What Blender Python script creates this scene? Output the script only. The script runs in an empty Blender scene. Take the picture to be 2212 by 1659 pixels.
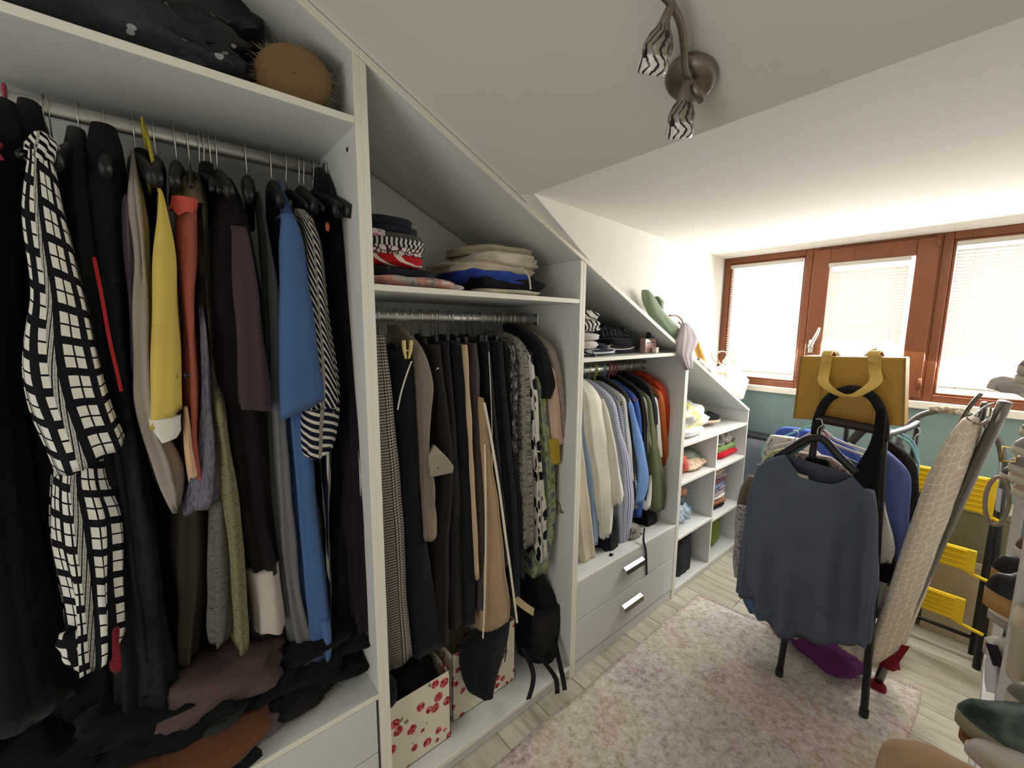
import bpy, bmesh, math, random
import numpy as np
from mathutils import Vector, Matrix, noise
rnd = random.Random(7)
scene = bpy.context.scene
col = scene.collection
# ------------------------------------------------------------------ camera
RV = Vector((0.63995066, 0.76839338, 0.00589634)); UV_ = Vector((-0.10636945, 0.08098429, 0.99102325)); FV = Vector((-0.76101819, 0.63483318, -0.13355954))
CAM = Vector((1.06, 0.0, 1.5)); FPX = 890.0
cd = bpy.data.cameras.new('camera'); cam = bpy.data.objects.new('camera', cd); col.objects.link(cam)
cd.sensor_width = 36; cd.lens = FPX/2212*36; cd.clip_start = .02
m = Matrix.Identity(4)
for i, v in enumerate((RV, UV_, -FV)):
    for j in range(3): m[j][i] = v[j]
m.translation = CAM
cam.matrix_world = m
scene.camera = cam
# ------------------------------------------------------------------ world, lights, exposure
w = bpy.data.worlds.new('world'); scene.world = w; w.use_nodes = True
bg = w.node_tree.nodes['Background']; bg.inputs[0].default_value = (.97, .98, 1.0, 1); bg.inputs[1].default_value = 2.0
def area(name, loc, target, sx, sy, power, color=(1, 1, 1)):
    l = bpy.data.lights.new(name, 'AREA'); l.shape = 'RECTANGLE'; l.size = sx; l.size_y = sy; l.energy = power; l.color = color
    o = bpy.data.objects.new(name, l); col.objects.link(o); o.location = loc
    o.rotation_euler = (Vector(target)-Vector(loc)).to_track_quat('-Z', 'Y').to_euler(); return o
area('window_daylight', (.56, 3.02, 1.54), (.5, .9, .55), 1.1, .7, 18, (1, .985, .96))
area('added_fill_light', (.75, -1.15, 1.1), (.9, 1, 1.5), .9, 1.9, 5.5, (1, .98, .95))  # soft fill added behind the camera, standing in for an unseen light source
scene.view_settings.view_transform = 'Standard'; scene.view_settings.look = 'None'
scene.view_settings.exposure = 1.05; scene.view_settings.gamma = 1; scene.view_settings.use_curve_mapping = False
scene.cycles.max_bounces = 8; scene.cycles.diffuse_bounces = 5; scene.cycles.caustics_reflective = False; scene.cycles.caustics_refractive = False
scene.cycles.sample_clamp_indirect = 6

# ------------------------------------------------------------------ helpers
def ray(px, py): return RV*((px-1106)/FPX) - UV_*((py-829.5)/FPX) + FV
def P(px, py, x=None, y=None, z=None):
    d = ray(px, py)
    a, v = (0, x) if x is not None else (1, y) if y is not None else (2, z)
    return CAM + d*((v-CAM[a])/d[a])
def srgb(c):
    return tuple(((v/255)/12.92 if v/255 <= .04045 else ((v/255+.055)/1.055)**2.4) for v in c)
class NT:
    def __init__(s, name, rough=.8, spec=.3, metal=0.0):
        s.m = bpy.data.materials.new(name); s.m.use_nodes = True; s.t = s.m.node_tree
        s.b = s.t.nodes['Principled BSDF']; s.b.inputs['Roughness'].default_value = rough
        s.b.inputs['Specular IOR Level'].default_value = spec; s.b.inputs['Metallic'].default_value = metal
    def n(s, ty, **k):
        nd = s.t.nodes.new(ty)
        for a, v in k.items(): setattr(nd, a, v)
        return nd
    def L(s, a, b): s.t.links.new(a, b)
    def put(s, inp, v):
        if hasattr(v, 'is_output') or isinstance(v, bpy.types.NodeSocket): s.L(v, inp)
        else: inp.default_value = v
    def math(s, op, a, b=0.0, c=None):
        nd = s.n('ShaderNodeMath', operation=op); s.put(nd.inputs[0], a); s.put(nd.inputs[1], b)
        if c is not None: s.put(nd.inputs[2], c)
        return nd.outputs[0]
    def mix(s, f, a, b):
        nd = s.n('ShaderNodeMix', data_type='RGBA'); s.put(nd.inputs[0], f)
        s.put(nd.inputs[6], a if not isinstance(a, tuple) else (*a[:3], 1)); s.put(nd.inputs[7], b if not isinstance(b, tuple) else (*b[:3], 1)); return nd.outputs[2]
    def uv(s):
        tc = s.n('ShaderNodeTexCoord'); sp = s.n('ShaderNodeSeparateXYZ'); s.L(tc.outputs['UV'], sp.inputs[0]); return tc.outputs['UV'], sp.outputs[0], sp.outputs[1]
    def obj(s): return s.n('ShaderNodeTexCoord').outputs['Object']
    def mapping(s, v, sc=(1, 1, 1), rot=(0, 0, 0)):
        mp = s.n('ShaderNodeMapping'); s.L(v, mp.inputs[0]); mp.inputs['Scale'].default_value = sc; mp.inputs['Rotation'].default_value = rot; return mp.outputs[0]
    def noise(s, v, scale, detail=3, rough=.55):
        nd = s.n('ShaderNodeTexNoise'); s.L(v, nd.inputs['Vector']); nd.inputs['Scale'].default_value = scale; nd.inputs['Detail'].default_value = detail; nd.inputs['Roughness'].default_value = rough; return nd.outputs[0]
    def ramp(s, f, stops):
        r = s.n('ShaderNodeValToRGB'); s.L(f, r.inputs[0]); e = r.color_ramp.elements
        while len(e) < len(stops): e.new(.5)
        for q, (p, c) in zip(e, stops): q.position = p; q.color = (*c[:3], 1)
        return r.outputs[0]
    def voro(s, v, scale, feature='F1', rand=1.0):
        nd = s.n('ShaderNodeTexVoronoi', feature=feature); s.L(v, nd.inputs['Vector']); nd.inputs['Scale'].default_value = scale; nd.inputs['Randomness'].default_value = rand; return nd
    def col(s, c): s.put(s.b.inputs['Base Color'], (*c[:3], 1) if isinstance(c, tuple) else c); return s
    def bump(s, h, st=.3, dist=.002):
        b = s.n('ShaderNodeBump'); s.L(h, b.inputs['Height']); b.inputs['Strength'].default_value = st; b.inputs['Distance'].default_value = dist; s.L(b.outputs[0], s.b.inputs['Normal']); return s
_mats = {}
def mat(key, f=None):
    if key not in _mats: _mats[key] = f()
    return _mats[key]
def cloth(rgb, rough=.9, weave=900):
    def f():
        t = NT('cloth_%d_%d_%d' % tuple(rgb), rough, .15); c = srgb(rgb); o = t.obj()
        nz = t.noise(o, 9, 3); t.col(t.mix(nz, tuple(v*.8 for v in c), tuple(min(1, v*1.2) for v in c)))
        t.b.inputs['Sheen Weight'].default_value = .05; t.b.inputs['Sheen Roughness'].default_value = .6
        b = t.n('ShaderNodeBump'); t.L(t.noise(o, 60, 4), b.inputs['Height']); b.inputs['Strength'].default_value = .25; b.inputs['Distance'].default_value = .004; t.L(b.outputs[0], t.b.inputs['Normal'])
        return t.m
    return mat(('cloth', tuple(rgb), rough), f)
def plain(rgb, rough=.5, spec=.4, metal=0.0):
    def f():
        t = NT('plain_%d_%d_%d' % tuple(rgb), rough, spec, metal); c = srgb(rgb)
        t.col(t.mix(t.noise(t.obj(), 14, 2), tuple(v*.95 for v in c), tuple(min(1, v*1.05) for v in c))); return t.m
    return mat(('plain', tuple(rgb), rough, metal), f)
def stripe(c1, c2, period=.03, duty=.5, axis='u', slant=0.0, c3=None):
    def f():
        t = NT('striped_cloth', .85, .15); v, U, V = t.uv()
        a, b = (U, V) if axis == 'u' else (V, U)
        q = t.math('ADD', a, t.math('MULTIPLY', b, slant)); nz = t.math('MULTIPLY', t.noise(v, 4, 2), .012)
        fr = t.math('FRACT', t.math('DIVIDE', t.math('ADD', q, nz), period)); g = t.math('GREATER_THAN', fr, duty)
        t.col(t.mix(g, srgb(c1), srgb(c2))); return t.m
    return mat(('stripe', tuple(c1), tuple(c2), period, duty, axis, slant), f)
def windowcheck(bgc, fgc, pu=.05, pv=.055, du=.3, dv=.3, thin=True, slant=.25):
    def f():
        t = NT('windowpane_check', .8, .2); v, U, V = t.uv()
        V2 = t.math('ADD', V, t.math('MULTIPLY', U, slant)); nz = t.math('MULTIPLY', t.noise(v, 6, 2), .01)
        fu = t.math('FRACT', t.math('DIVIDE', t.math('ADD', U, nz), pu)); fv = t.math('FRACT', t.math('DIVIDE', t.math('ADD', V2, nz), pv))
        a = t.math('MULTIPLY', t.math('GREATER_THAN', fu, du), t.math('GREATER_THAN', fv, dv))
        if thin:
            l1 = t.math('GREATER_THAN', t.math('ABSOLUTE', t.math('SUBTRACT', fu, .5+du/2)), .035); l2 = t.math('GREATER_THAN', t.math('ABSOLUTE', t.math('SUBTRACT', fv, .5+dv/2)), .03)
            a = t.math('MULTIPLY', a, t.math('MULTIPLY', l1, l2))
        t.col(t.mix(a, srgb(bgc), srgb(fgc))); return t.m
    return mat(('wcheck', tuple(bgc), tuple(fgc), pu, pv, du, dv), f)
def blotch(stops, scale=12, stretch=(1, 1, 1), detail=4, rough=.85, coord='uv', dist=0):
    def f():
        t = NT('printed_cloth', rough, .2); v = t.uv()[0] if coord == 'uv' else t.obj()
        fct = t.noise(t.mapping(v, stretch), scale, detail)
        n = len(stops); t.col(t.ramp(fct, [(.36+.28*i/max(1, n-1), srgb(c)) for i, c in enumerate(stops)])); return t.m
    return mat(('blotch', str(stops), scale, stretch, coord), f)
def cells(base, tones, scale=20, r=.35, coord='uv', edge=False):
    def f():
        t = NT('dotted_print', .8, .2); v = t.uv()[0] if coord == 'uv' else t.obj()
        if edge:
            vo = t.voro(v, scale, 'DISTANCE_TO_EDGE'); g = t.math('LESS_THAN', vo.outputs['Distance'], r); t.col(t.mix(g, srgb(base), srgb(tones[0])))
        else:
            vo = t.voro(v, scale); g = t.math('LESS_THAN', vo.outputs['Distance'], r)
            sp = t.n('ShaderNodeSeparateColor'); t.L(vo.outputs['Color'], sp.inputs[0])
            c = t.ramp(sp.outputs[0], [(i/max(1, len(tones)-1)*.8+.1, srgb(q)) for i, q in enumerate(tones)]) if len(tones) > 1 else (*srgb(tones[0]),)
            t.col(t.mix(g, srgb(base), c))
        return t.m
    return mat(('cells', tuple(base), str(tones), scale, r, coord, edge), f)

def tag(o, label=None, cat=None, group=None, kind=None):
    if label: o['label'] = label
    if cat: o['category'] = cat
    if group: o['group'] = group
    if kind: o['kind'] = kind
    return o
def thing(name, label, cat, loc=(0, 0, 0), group=None):
    o = bpy.data.objects.new(name, None); o.empty_display_size = .05; col.objects.link(o); o.location = loc
    return tag(o, label, cat, group)
def mesh(name, vs, fs, mt, parent=None, uv=None, smooth=True, at=None, label=None):
    """vs in world coordinates; the object's origin goes to `at` (its base), the mesh is stored relative to it"""
    base = Vector(at) if at is not None else Vector((0, 0, 0))
    pl = Vector(parent.matrix_basis.translation) if parent is not None else None
    if parent is not None and parent.parent is not None: pl = pl + Vector(parent.parent.matrix_basis.translation)
    if parent is not None and at is None: base = pl
    me = bpy.data.meshes.new(name); me.from_pydata([tuple(Vector(v)-base) for v in vs], [], fs)
    if uv is not None:
        ul = me.uv_layers.new(name='uv'); lv = np.empty(len(me.loops), np.int32); me.loops.foreach_get('vertex_index', lv)
        ul.data.foreach_set('uv', np.asarray(uv, float)[lv].ravel())
    if mt: me.materials.append(mt)
    if smooth: me.polygons.foreach_set('use_smooth', [True]*len(me.polygons))
    o = bpy.data.objects.new(name, me); col.objects.link(o)
    if parent is not None: o.parent = parent; o.location = base-pl
    else: o.location = base
    if label: o['label'] = label
    return o
def bm_obj(name, bm, mt, parent=None, smooth=False, label=None, at=None):
    bm.normal_update(); bm.verts.index_update()
    vs = [v.co.copy() for v in bm.verts]; fs = [[v.index for v in f.verts] for f in bm.faces]; bm.free()
    o = mesh(name, vs, fs, mt, parent, smooth=smooth, label=label, at=at)
    return o
def add_box(bm, lo, hi, bev=0.0, M=None):
    lo = Vector(lo); hi = Vector(hi)
    r = bmesh.ops.create_cube(bm, size=1.0); vs = r['verts']
    for v in vs: v.co = Vector([(lo[i]+hi[i])/2 + v.co[i]*(hi[i]-lo[i]) for i in range(3)])
    if bev > 0:
        es = list({e for v in vs for e in v.link_edges}); g = bmesh.ops.bevel(bm, geom=es, offset=bev, segments=1 if bev < .004 else 2, affect='EDGES', profile=.6); vs = list({v for f in g['faces'] for v in f.verts} | {v for v in vs if v.is_valid})
    if M is not None:
        for v in vs: v.co = M @ v.co
    return vs
def box(name, lo, hi, mt, parent=None, bev=.0015, M=None, label=None, at=None):
    bm = bmesh.new(); add_box(bm, lo, hi, bev, M); return bm_obj(name, bm, mt, parent, label=label, at=at)
def prism(name, pts, vec, mt, parent=None, bev=0.0, label=None, at=None):
    """polygon pts extruded by vec"""
    bm = bmesh.new(); vs = [bm.verts.new(p) for p in pts]; f = bm.faces.new(vs)
    g = bmesh.ops.extrude_face_region(bm, geom=[f]); ev = [e for e in g['geom'] if isinstance(e, bmesh.types.BMVert)]
    for v in ev: v.co += Vector(vec)
    bmesh.ops.recalc_face_normals(bm, faces=bm.faces)
    if bev: bmesh.ops.bevel(bm, geom=list(bm.edges), offset=bev, segments=1, affect='EDGES')
    return bm_obj(name, bm, mt, parent, label=label, at=at)
def tube_data(pts, r, n=8, flat=1.0):
    pts = [Vector(p) for p in pts]; rs = [float(q) for q in np.interp(np.linspace(0, 1, len(pts)), np.linspace(0, 1, len(r)), r)] if isinstance(r, (list, tuple)) else [r]*len(pts); vs = []; fs = []
    up = Vector((0, 0, 1)); prev = None
    for i, p in enumerate(pts):
        t = (pts[min(i+1, len(pts)-1)]-pts[max(i-1, 0)]).normalized()
        if prev is None:
            a = t.cross(up if abs(t.z) < .9 else Vector((1, 0, 0))).normalized()
        else: a = (prev - t*prev.dot(t)).normalized()
        prev = a; b = t.cross(a)
        for k in range(n):
            an = 2*math.pi*k/n; vs.append(p + a*math.cos(an)*rs[i] + b*math.sin(an)*rs[i]*flat)
    for i in range(len(pts)-1):
        for k in range(n): fs.append([i*n+k, i*n+(k+1) % n, (i+1)*n+(k+1) % n, (i+1)*n+k])
    fs.append(list(range(n))[::-1]); fs.append([(len(pts)-1)*n+k for k in range(n)])
    return vs, fs
def smooth_path(pts, k=6):
    pts = [Vector(p) for p in pts]; out = []
    for i in range(len(pts)-1):
        p0 = pts[max(i-1, 0)]; p1 = pts[i]; p2 = pts[i+1]; p3 = pts[min(i+2, len(pts)-1)]
        for j in range(k):
            t = j/k; out.append(.5*((2*p1)+(p2-p0)*t+(2*p0-5*p1+4*p2-p3)*t*t+(3*p1-p0-3*p2+p3)*t**3))
    return out+[pts[-1]]
def tube(name, pts, r, mt, parent=None, n=8, k=0, flat=1.0, label=None, at=None):
    if k: pts = smooth_path(pts, k)
    vs, fs = tube_data(pts, r, n, flat); return mesh(name, vs, fs, mt, parent, label=label, at=at)
def ribbon(name, pts, wvec, th, mt, parent=None, k=5, label=None, at=None):
    """a strap: path pts, half-width vector wvec (or list), thickness th"""
    q = smooth_path(pts, k) if k else [Vector(p) for p in pts]; vs = []; fs = []
    for i, p in enumerate(q):
        t = (q[min(i+1, len(q)-1)]-q[max(i-1, 0)]).normalized(); wv = Vector(wvec); nn = t.cross(wv).normalized()*th/2
        vs += [p-wv-nn, p+wv-nn, p+wv+nn, p-wv+nn]
    for i in range(len(q)-1):
        for e in range(4): fs.append([i*4+e, i*4+(e+1) % 4, (i+1)*4+(e+1) % 4, (i+1)*4+e])
    fs.append([3, 2, 1, 0]); n = (len(q)-1)*4; fs.append([n, n+1, n+2, n+3])
    return mesh(name, vs, fs, mt, parent, smooth=False, label=label, at=at)
def loft(name, secs, mt, parent=None, n=40, rows=30, amp=.006, lam=.06, seed=0, e=2.4, dip=0.0, label=None, at=None, grow=.6, hem=.006, wob=.006, sm=2, tilt=0.0, lean=0.0, vdip=0.0):
    """cloth tube: secs = (z, cx, cy, half_wide, half_thin, rot)"""
    S = np.array(secs, float); d = np.r_[0, np.cumsum(np.linalg.norm(np.diff(S[:, :3], axis=0), axis=1))]; L = d[-1]
    tt = np.linspace(0, L, rows); Q = np.array([np.interp(tt, d, S[:, i]) for i in range(6)]).T
    for _ in range(sm): Q[1:-1] = .25*Q[:-2]+.5*Q[1:-1]+.25*Q[2:]
    rr = random.Random(seed*31+len(secs)); ph = [rr.uniform(0, 6.28) for _ in range(6)]
    hm = Q[len(Q)//2:, 3].mean(); pm = 4*(hm+Q[len(Q)//2:, 4].mean()); kf = max(2, round(pm/lam)); kf2 = max(1, kf//2+rr.choice((0, 1)))
    vs = []; uv = []; fs = []
    for i, (z, cx, cy, hw, ht, rot) in enumerate(Q):
        g = (i/(rows-1))**grow; cr, sr = math.cos(rot), math.sin(rot); zz = i/(rows-1)
        for k in range(n):
            f = 2*math.pi*k/n; c, s = math.cos(f), math.sin(f)
            x = math.copysign(abs(c)**(2/e), c)*hw; y = math.copysign(abs(s)**(2/e), s)*ht
            nx, ny = c*ht, s*hw; ln = math.hypot(nx, ny) or 1; nx /= ln; ny /= ln
            dd = amp*g*(math.sin(kf*f+ph[0]+2.2*zz*math.sin(ph[3]))+.6*math.sin(kf2*f+ph[1]-1.5*zz)+.5*math.sin((kf+3)*f+ph[2]+4*zz))
            dd += wob*(noise.noise(Vector((x*9+seed*3.1, y*9, z*7)))) * (1 if i else .3)
            dd = max(dd, -min(hw, ht)*.7)
            x += nx*dd; y += ny*dd
            z2 = z - (hem*math.sin(2*f+ph[4])+hem*.6*math.sin(5*f+ph[5]))*g**3
            if vdip: z2 -= vdip*(1-abs(c)**1.5)*max(0, zz-.35)**2/.42
            if lean: z2 -= lean*c*(1-zz*.6)
            if tilt: z2 -= tilt*s*max(0, zz*2-1)
            if dip and i < rows*.3: z2 -= dip*max(0, -s)*(1-abs(c)**3)*(1-i/(rows*.3))
            vs.append((cx+x*cr-y*sr, cy+x*sr+y*cr, z2)); uv.append((pm*k/n*1.0, L-tt[i]))
    for i in range(rows-1):
        for k in range(n): fs.append([i*n+k, (i+1)*n+k, (i+1)*n+(k+1) % n, i*n+(k+1) % n])
    # hem turned in, caps
    b0 = (rows-1)*n; z, cx, cy, hw, ht, rot = Q[-1]; s0 = len(vs)
    for k in range(n):
        v = vs[b0+k]; vs.append((cx+(v[0]-cx)*.88, cy+(v[1]-cy)*.88, v[2]+.015)); uv.append(uv[b0+k])
    for k in range(n): fs.append([b0+k, s0+k, s0+(k+1) % n, b0+(k+1) % n])
    vs.append((cx, cy, z+.03)); uv.append((0, 0)); c2 = len(vs)-1
    for k in range(n): fs.append([s0+k, c2, s0+(k+1) % n])
    if not dip:
        z, cx, cy = Q[0][:3]; vs.append((cx, cy, z+.003)); uv.append((0, L)); c1 = len(vs)-1
        for k in range(n): fs.append([(k+1) % n, c1, k])
    return mesh(name, vs, fs, mt, parent, uv=uv, label=label, at=at)
def lump(name, c, d, mt, parent=None, rot=0.0, seed=0, ex=3.2, ev=2.4, nz=.12, freq=6, layers=0, n=36, m=18, label=None, at=None, sag=0.0):
    """soft folded / crumpled cloth volume; c = centre of its base, d = (dx,dy,dz) full sizes"""
    vs = []; uv = []; fs = []; cr, sr = math.cos(rot), math.sin(rot); hx, hy, hz = [q/2 for q in d]
    for i in range(m+1):
        th = math.pi*i/m - math.pi/2; cz = math.copysign(abs(math.sin(th))**(2/ev), math.sin(th)); cc = abs(math.cos(th))**(2/ev)
        for k in range(n):
            f = 2*math.pi*k/n; cx_ = math.copysign(abs(math.cos(f))**(2/ex), math.cos(f)); cy_ = math.copysign(abs(math.sin(f))**(2/ex), math.sin(f))
            p = Vector((cx_*cc, cy_*cc, cz)); q = Vector((p.x*hx, p.y*hy, p.z*hz))
            w0 = noise.noise(Vector((q.x*7+seed, q.y*7, q.z*9)))
            nn = noise.fractal(Vector((q.x*freq+seed*5.3+w0*.5, q.y*freq+seed, q.z*freq*2.5)), 1.0, 2.0, 3)
            rg = 1-abs(noise.noise(Vector((q.x*14+w0*2.2+seed, q.y*16+w0*1.5, q.z*22+seed*2))))*2.4; nn += .55*max(0, rg)-.25
            r = 1+nz*nn
            if layers: r *= 1-.05*abs(math.cos(math.pi*layers*(p.z+1)/2))**6*cc
            x, y, z = q.x*r, q.y*r, q.z*(1+nz*.9*nn*(1 if p.z > 0 else .2))
            z -= sag*hz*(abs(p.y)**2)*(1 if p.z > -.5 else .3)
            z = max(z, -hz)
            vs.append((c[0]+x*cr-y*sr, c[1]+x*sr+y*cr, c[2]+hz+z)); uv.append((q.y+.3*q.x, q.z+q.x*.8+.1))
    for i in range(m):
        for k in range(n): fs.append([i*n+k, i*n+(k+1) % n, (i+1)*n+(k+1) % n, (i+1)*n+k])
    return mesh(name, vs, fs, mt, parent, uv=uv, label=label, at=at if parent is None and at is not None else (tuple(c) if parent is None else None))

# ------------------------------------------------------------------ structure
def wallmat(name, rgb, bump=.15):
    t = NT(name, .9, .1); o = t.obj(); c = srgb(rgb); t.col(t.mix(t.noise(o, 2.2, 4), tuple(v*.93 for v in c), tuple(min(1, v*1.05) for v in c))); t.bump(t.noise(o, 35, 5), bump, .004); return t.m
M_ceil = wallmat('painted_ceiling', (222, 218, 210)); M_dorm = wallmat('dormer_plaster', (232, 228, 220)); M_teal = wallmat('teal_wall_paint', (132, 156, 154))
def laminate(name, rgb):
    t = NT(name, .42, .35); c = srgb(rgb); t.col(t.mix(t.noise(t.mapping(t.obj(), (1, 1, 1)), 3, 2), tuple(v*.98 for v in c), c)); t.bump(t.noise(t.obj(), 260, 2), .04, .001); return t.m
M_white = laminate('white_laminate', (216, 218, 214))
M_edge = laminate('white_edge_band', (240, 236, 224))
M_chrome = plain((200, 198, 192), .22, .5, 1.0)
M_black = plain((20, 20, 22), .45)
def K(y): return 2.3454-.46347*y        # height of the sloping ceiling
YW = 3.1; XR = 1.42; XL = -.46; YB = -1.25
def struct(o, kind='structure'): o['kind'] = kind; return o
def flipbox(name, lo, hi, mt): return struct(box(name, lo, hi, mt, bev=0))
M_sub = plain((128, 120, 104), .8); M_lw = wallmat('left_wall_paint', (222, 220, 212))
floor = struct(box('floor', (XL-.1, YB-.1, -.08), (XR+.1, YW+.1, -.012), M_sub, bev=0))
def plankmat():
    t = NT('grey_oak_plank', .42, .35); o = t.obj(); oi = t.n('ShaderNodeObjectInfo'); rv = oi.outputs['Random']
    mp = t.mapping(o, (1.2, 11, 1)); ad = t.n('ShaderNodeVectorMath', operation='ADD'); t.L(mp, ad.inputs[0]); cb = t.n('ShaderNodeCombineXYZ'); t.put(cb.inputs[0], t.math('MULTIPLY', rv, 37)); t.put(cb.inputs[1], t.math('MULTIPLY', rv, 91)); t.L(cb.outputs[0], ad.inputs[1])
    g = t.noise(ad.outputs[0], 2.6, 6, .62); c = t.ramp(g, [(.28, srgb((150, 140, 122))), (.45, srgb((190, 182, 164))), (.56, srgb((206, 200, 184))), (.75, srgb((176, 166, 146)))])
    t.col(t.mix(t.math('MULTIPLY', rv, .35), c, srgb((150, 141, 124)))); t.bump(g, .12, .002); return t.m
M_plank = plankmat(); M_grout = plain((120, 112, 98), .8)
yy = YB; r = 0; edges = [1.43-.2*i for i in range(14)][::-1] + [1.43+.2*i for i in range(1, 9)]
pm = {}
for r in range(len(edges)-1):
    y0, y1 = edges[r], edges[r+1]; off = [-.35, .0, .35][r % 3]; xs = [XL-.1] + [q for q in (off-.1, off+.8) if XL < q < XR] + [XR+.1]
    for a, b in zip(xs[:-1], xs[1:]):
        ln = round(b-a, 3)
        if ln not in pm:
            bm = bmesh.new(); add_box(bm, (.0012, .0012, -.012), (ln-.0012, .2-.0012, 0), .0014); me = bpy.data.meshes.new('plank'); bm.to_mesh(me); bm.free(); me.materials.append(M_plank); pm[ln] = me
        o = bpy.data.objects.new('plank', pm[ln]); col.objects.link(o); o.parent = floor; o.location = (a, y0, 0)
# walls
struct(box('wall_left', (XL-.1, YB, 0), (XL, YW, 2.7), M_lw, bev=0))
struct(box('wall_right', (XR, YB, 0), (XR+.1, YW, 2.7), M_lw, bev=0))
bm = bmesh.new(); add_box(bm, (XL, YB-.1, 0), (.2, YB, 2.7)); add_box(bm, (1.3, YB-.1, 0), (XR, YB, 2.7)); add_box(bm, (.2, YB-.1, 2.45), (1.3, YB, 2.7)); add_box(bm, (.2, YB-.1, 0), (1.3, YB-.08, 2.45))
struct(bm_obj('wall_back', bm, M_lw))
# window wall: teal below, opening above
bm = bmesh.new(); add_box(bm, (XL, YW, 0), (XR+.1, YW+.15, 1.09)); struct(bm_obj('wall_window', bm, M_teal))
bm = bmesh.new(); add_box(bm, (XL, YW, 1.09), (-.3, YW+.15, 2.3)); add_box(bm, (-.3, YW, 2.0), (XR+.1, YW+.15, 2.3)); struct(bm_obj('wall_over_window', bm, M_dorm))
# sloping ceiling (wedge plates above the roof plane)
def plate(name, quad, mt, up=.12):
    return struct(prism(name, quad, (0, 0, up), mt))
y0c = -.55
plate('ceiling', [(XL, y0c, K(y0c)), (XR+.1, y0c, K(y0c)), (XR+.1, .92, K(.92)), (.046, .92, K(.92)), (-.315, 3.1, K(3.1)), (XL, 3.1, K(3.1))], M_ceil)
plate('ceiling', [(XL, YB-.1, K(y0c)), (XR+.1, YB-.1, K(y0c)), (XR+.1, y0c, K(y0c)), (XL, y0c, K(y0c))], M_ceil)
plate('ceiling', [(.058, .92, 1.919), (XR+.1, .92, 1.919), (XR+.1, 3.12, 2.0), (-.303, 3.12, 2.0)], M_dorm)
ch = Vector((-.358, 2.18, 0)).normalized(); nb = Vector((-ch.y, ch.x, 0))*.05
struct(prism('wall_dormer_cheek', [(.058, .92, 1.93), (-.3, 3.1, 2.05), (-.3, 3.1, K(3.1)), (.058, .92, K(.92))], nb, M_dorm))
# window sill board
struct(box('trim_1', (-.31, YW-.025, 1.085), (XR, YW+.12, 1.125), laminate('sill_white', (226, 220, 208)), bev=.003))
# ------------------------------------------------------------------ windows
def wood():
    t = NT('orange_brown_window_frame', .35, .4); o = t.obj(); g = t.noise(t.mapping(o, (6, 1, 1)), 3, 4); t.col(t.mix(g, srgb((108, 62, 36)), srgb((142, 84, 50)))); return t.m
M_wood = wood()
def glassmat():
    t = NT('window_glass', .0, .5); t.b.inputs['Transmission Weight'].default_value = 0; t.b.inputs['Alpha'].default_value = .08; t.col((.9, .95, 1)); return t.m
M_glass = glassmat()
def slatmat():
    t = NT('blind_slat_white', .5, .3); t.col((.86, .85, .8)); tr = t.n('ShaderNodeBsdfTranslucent'); tr.inputs[0].default_value = (.62, .61, .56, 1); mx = t.n('ShaderNodeMixShader'); mx.inputs[0].default_value = .20
    t.L(t.b.outputs[0], mx.inputs[1]); t.L(tr.outputs[0], mx.inputs[2]); t.L(mx.outputs[0], t.t.nodes['Material Output'].inputs[0]); return t.m
M_slat = slatmat(); M_cord = plain((225, 222, 212), .7); M_rail = laminate('blind_rail', (205, 200, 190))
def frame(name, x0, x1, z0, z1, wd, y0, y1, parent=None, mt=None):
    bm = bmesh.new()
    add_box(bm, (x0, y0, z0), (x0+wd, y1, z1), .003); add_box(bm, (x1-wd, y0, z0), (x1, y1, z1), .003)
    add_box(bm, (x0+wd, y0, z0), (x1-wd, y1, z0+wd), .003); add_box(bm, (x0+wd, y0, z1-wd), (x1-wd, y1, z1), .003)
    return bm_obj(name, bm, mt or M_wood, parent)
sl_me = {}
def blind(label, x0, x1, z0, z1, yb, tilt):
    t = thing('window_blind', label, 'blind', ((x0+x1)/2, yb, z0), group='white venetian blinds on the windows')
    box('head_rail', (x0-.004, yb-.012, z1-.022), (x1+.004, yb+.012, z1), M_rail, t)
    box('bottom_rail', (x0, yb-.011, z0), (x1, yb+.011, z0+.012), M_rail, t)
    nsl = int((z1-z0-.045)/.0165); key = round(x1-x0, 3)
    bm = bmesh.new(); w = (x1-x0)/2; prof = [(-.0105, -.0012), (-.005, .0004), (0, .001), (.005, .0004), (.0105, -.0012)]
    cs = [[bm.verts.new((sx*w, y, z)) for y, z in prof] for sx in (-1, 1)]
    for a in range(4): bm.faces.new((cs[0][a], cs[0][a+1], cs[1][a+1], cs[1][a]))
    me = bpy.data.meshes.new('slat'); bm.to_mesh(me); bm.free(); me.materials.append(M_slat)
    for i in range(nsl):
        o = bpy.data.objects.new('slat', me); col.objects.link(o); o.parent = t; zz = z0+.02+i*.0165
        o.location = (0, 0, zz-z0); o.rotation_euler = (tilt + .03*math.sin(i*1.7), 0, 0)
    for fx in (.13, .87): tube('ladder_cord', [(x0+(x1-x0)*fx, yb-.0125, z0), (x0+(x1-x0)*fx, yb-.0125, z1-.02)], .0008, M_cord, t, n=5)
    return t
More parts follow.
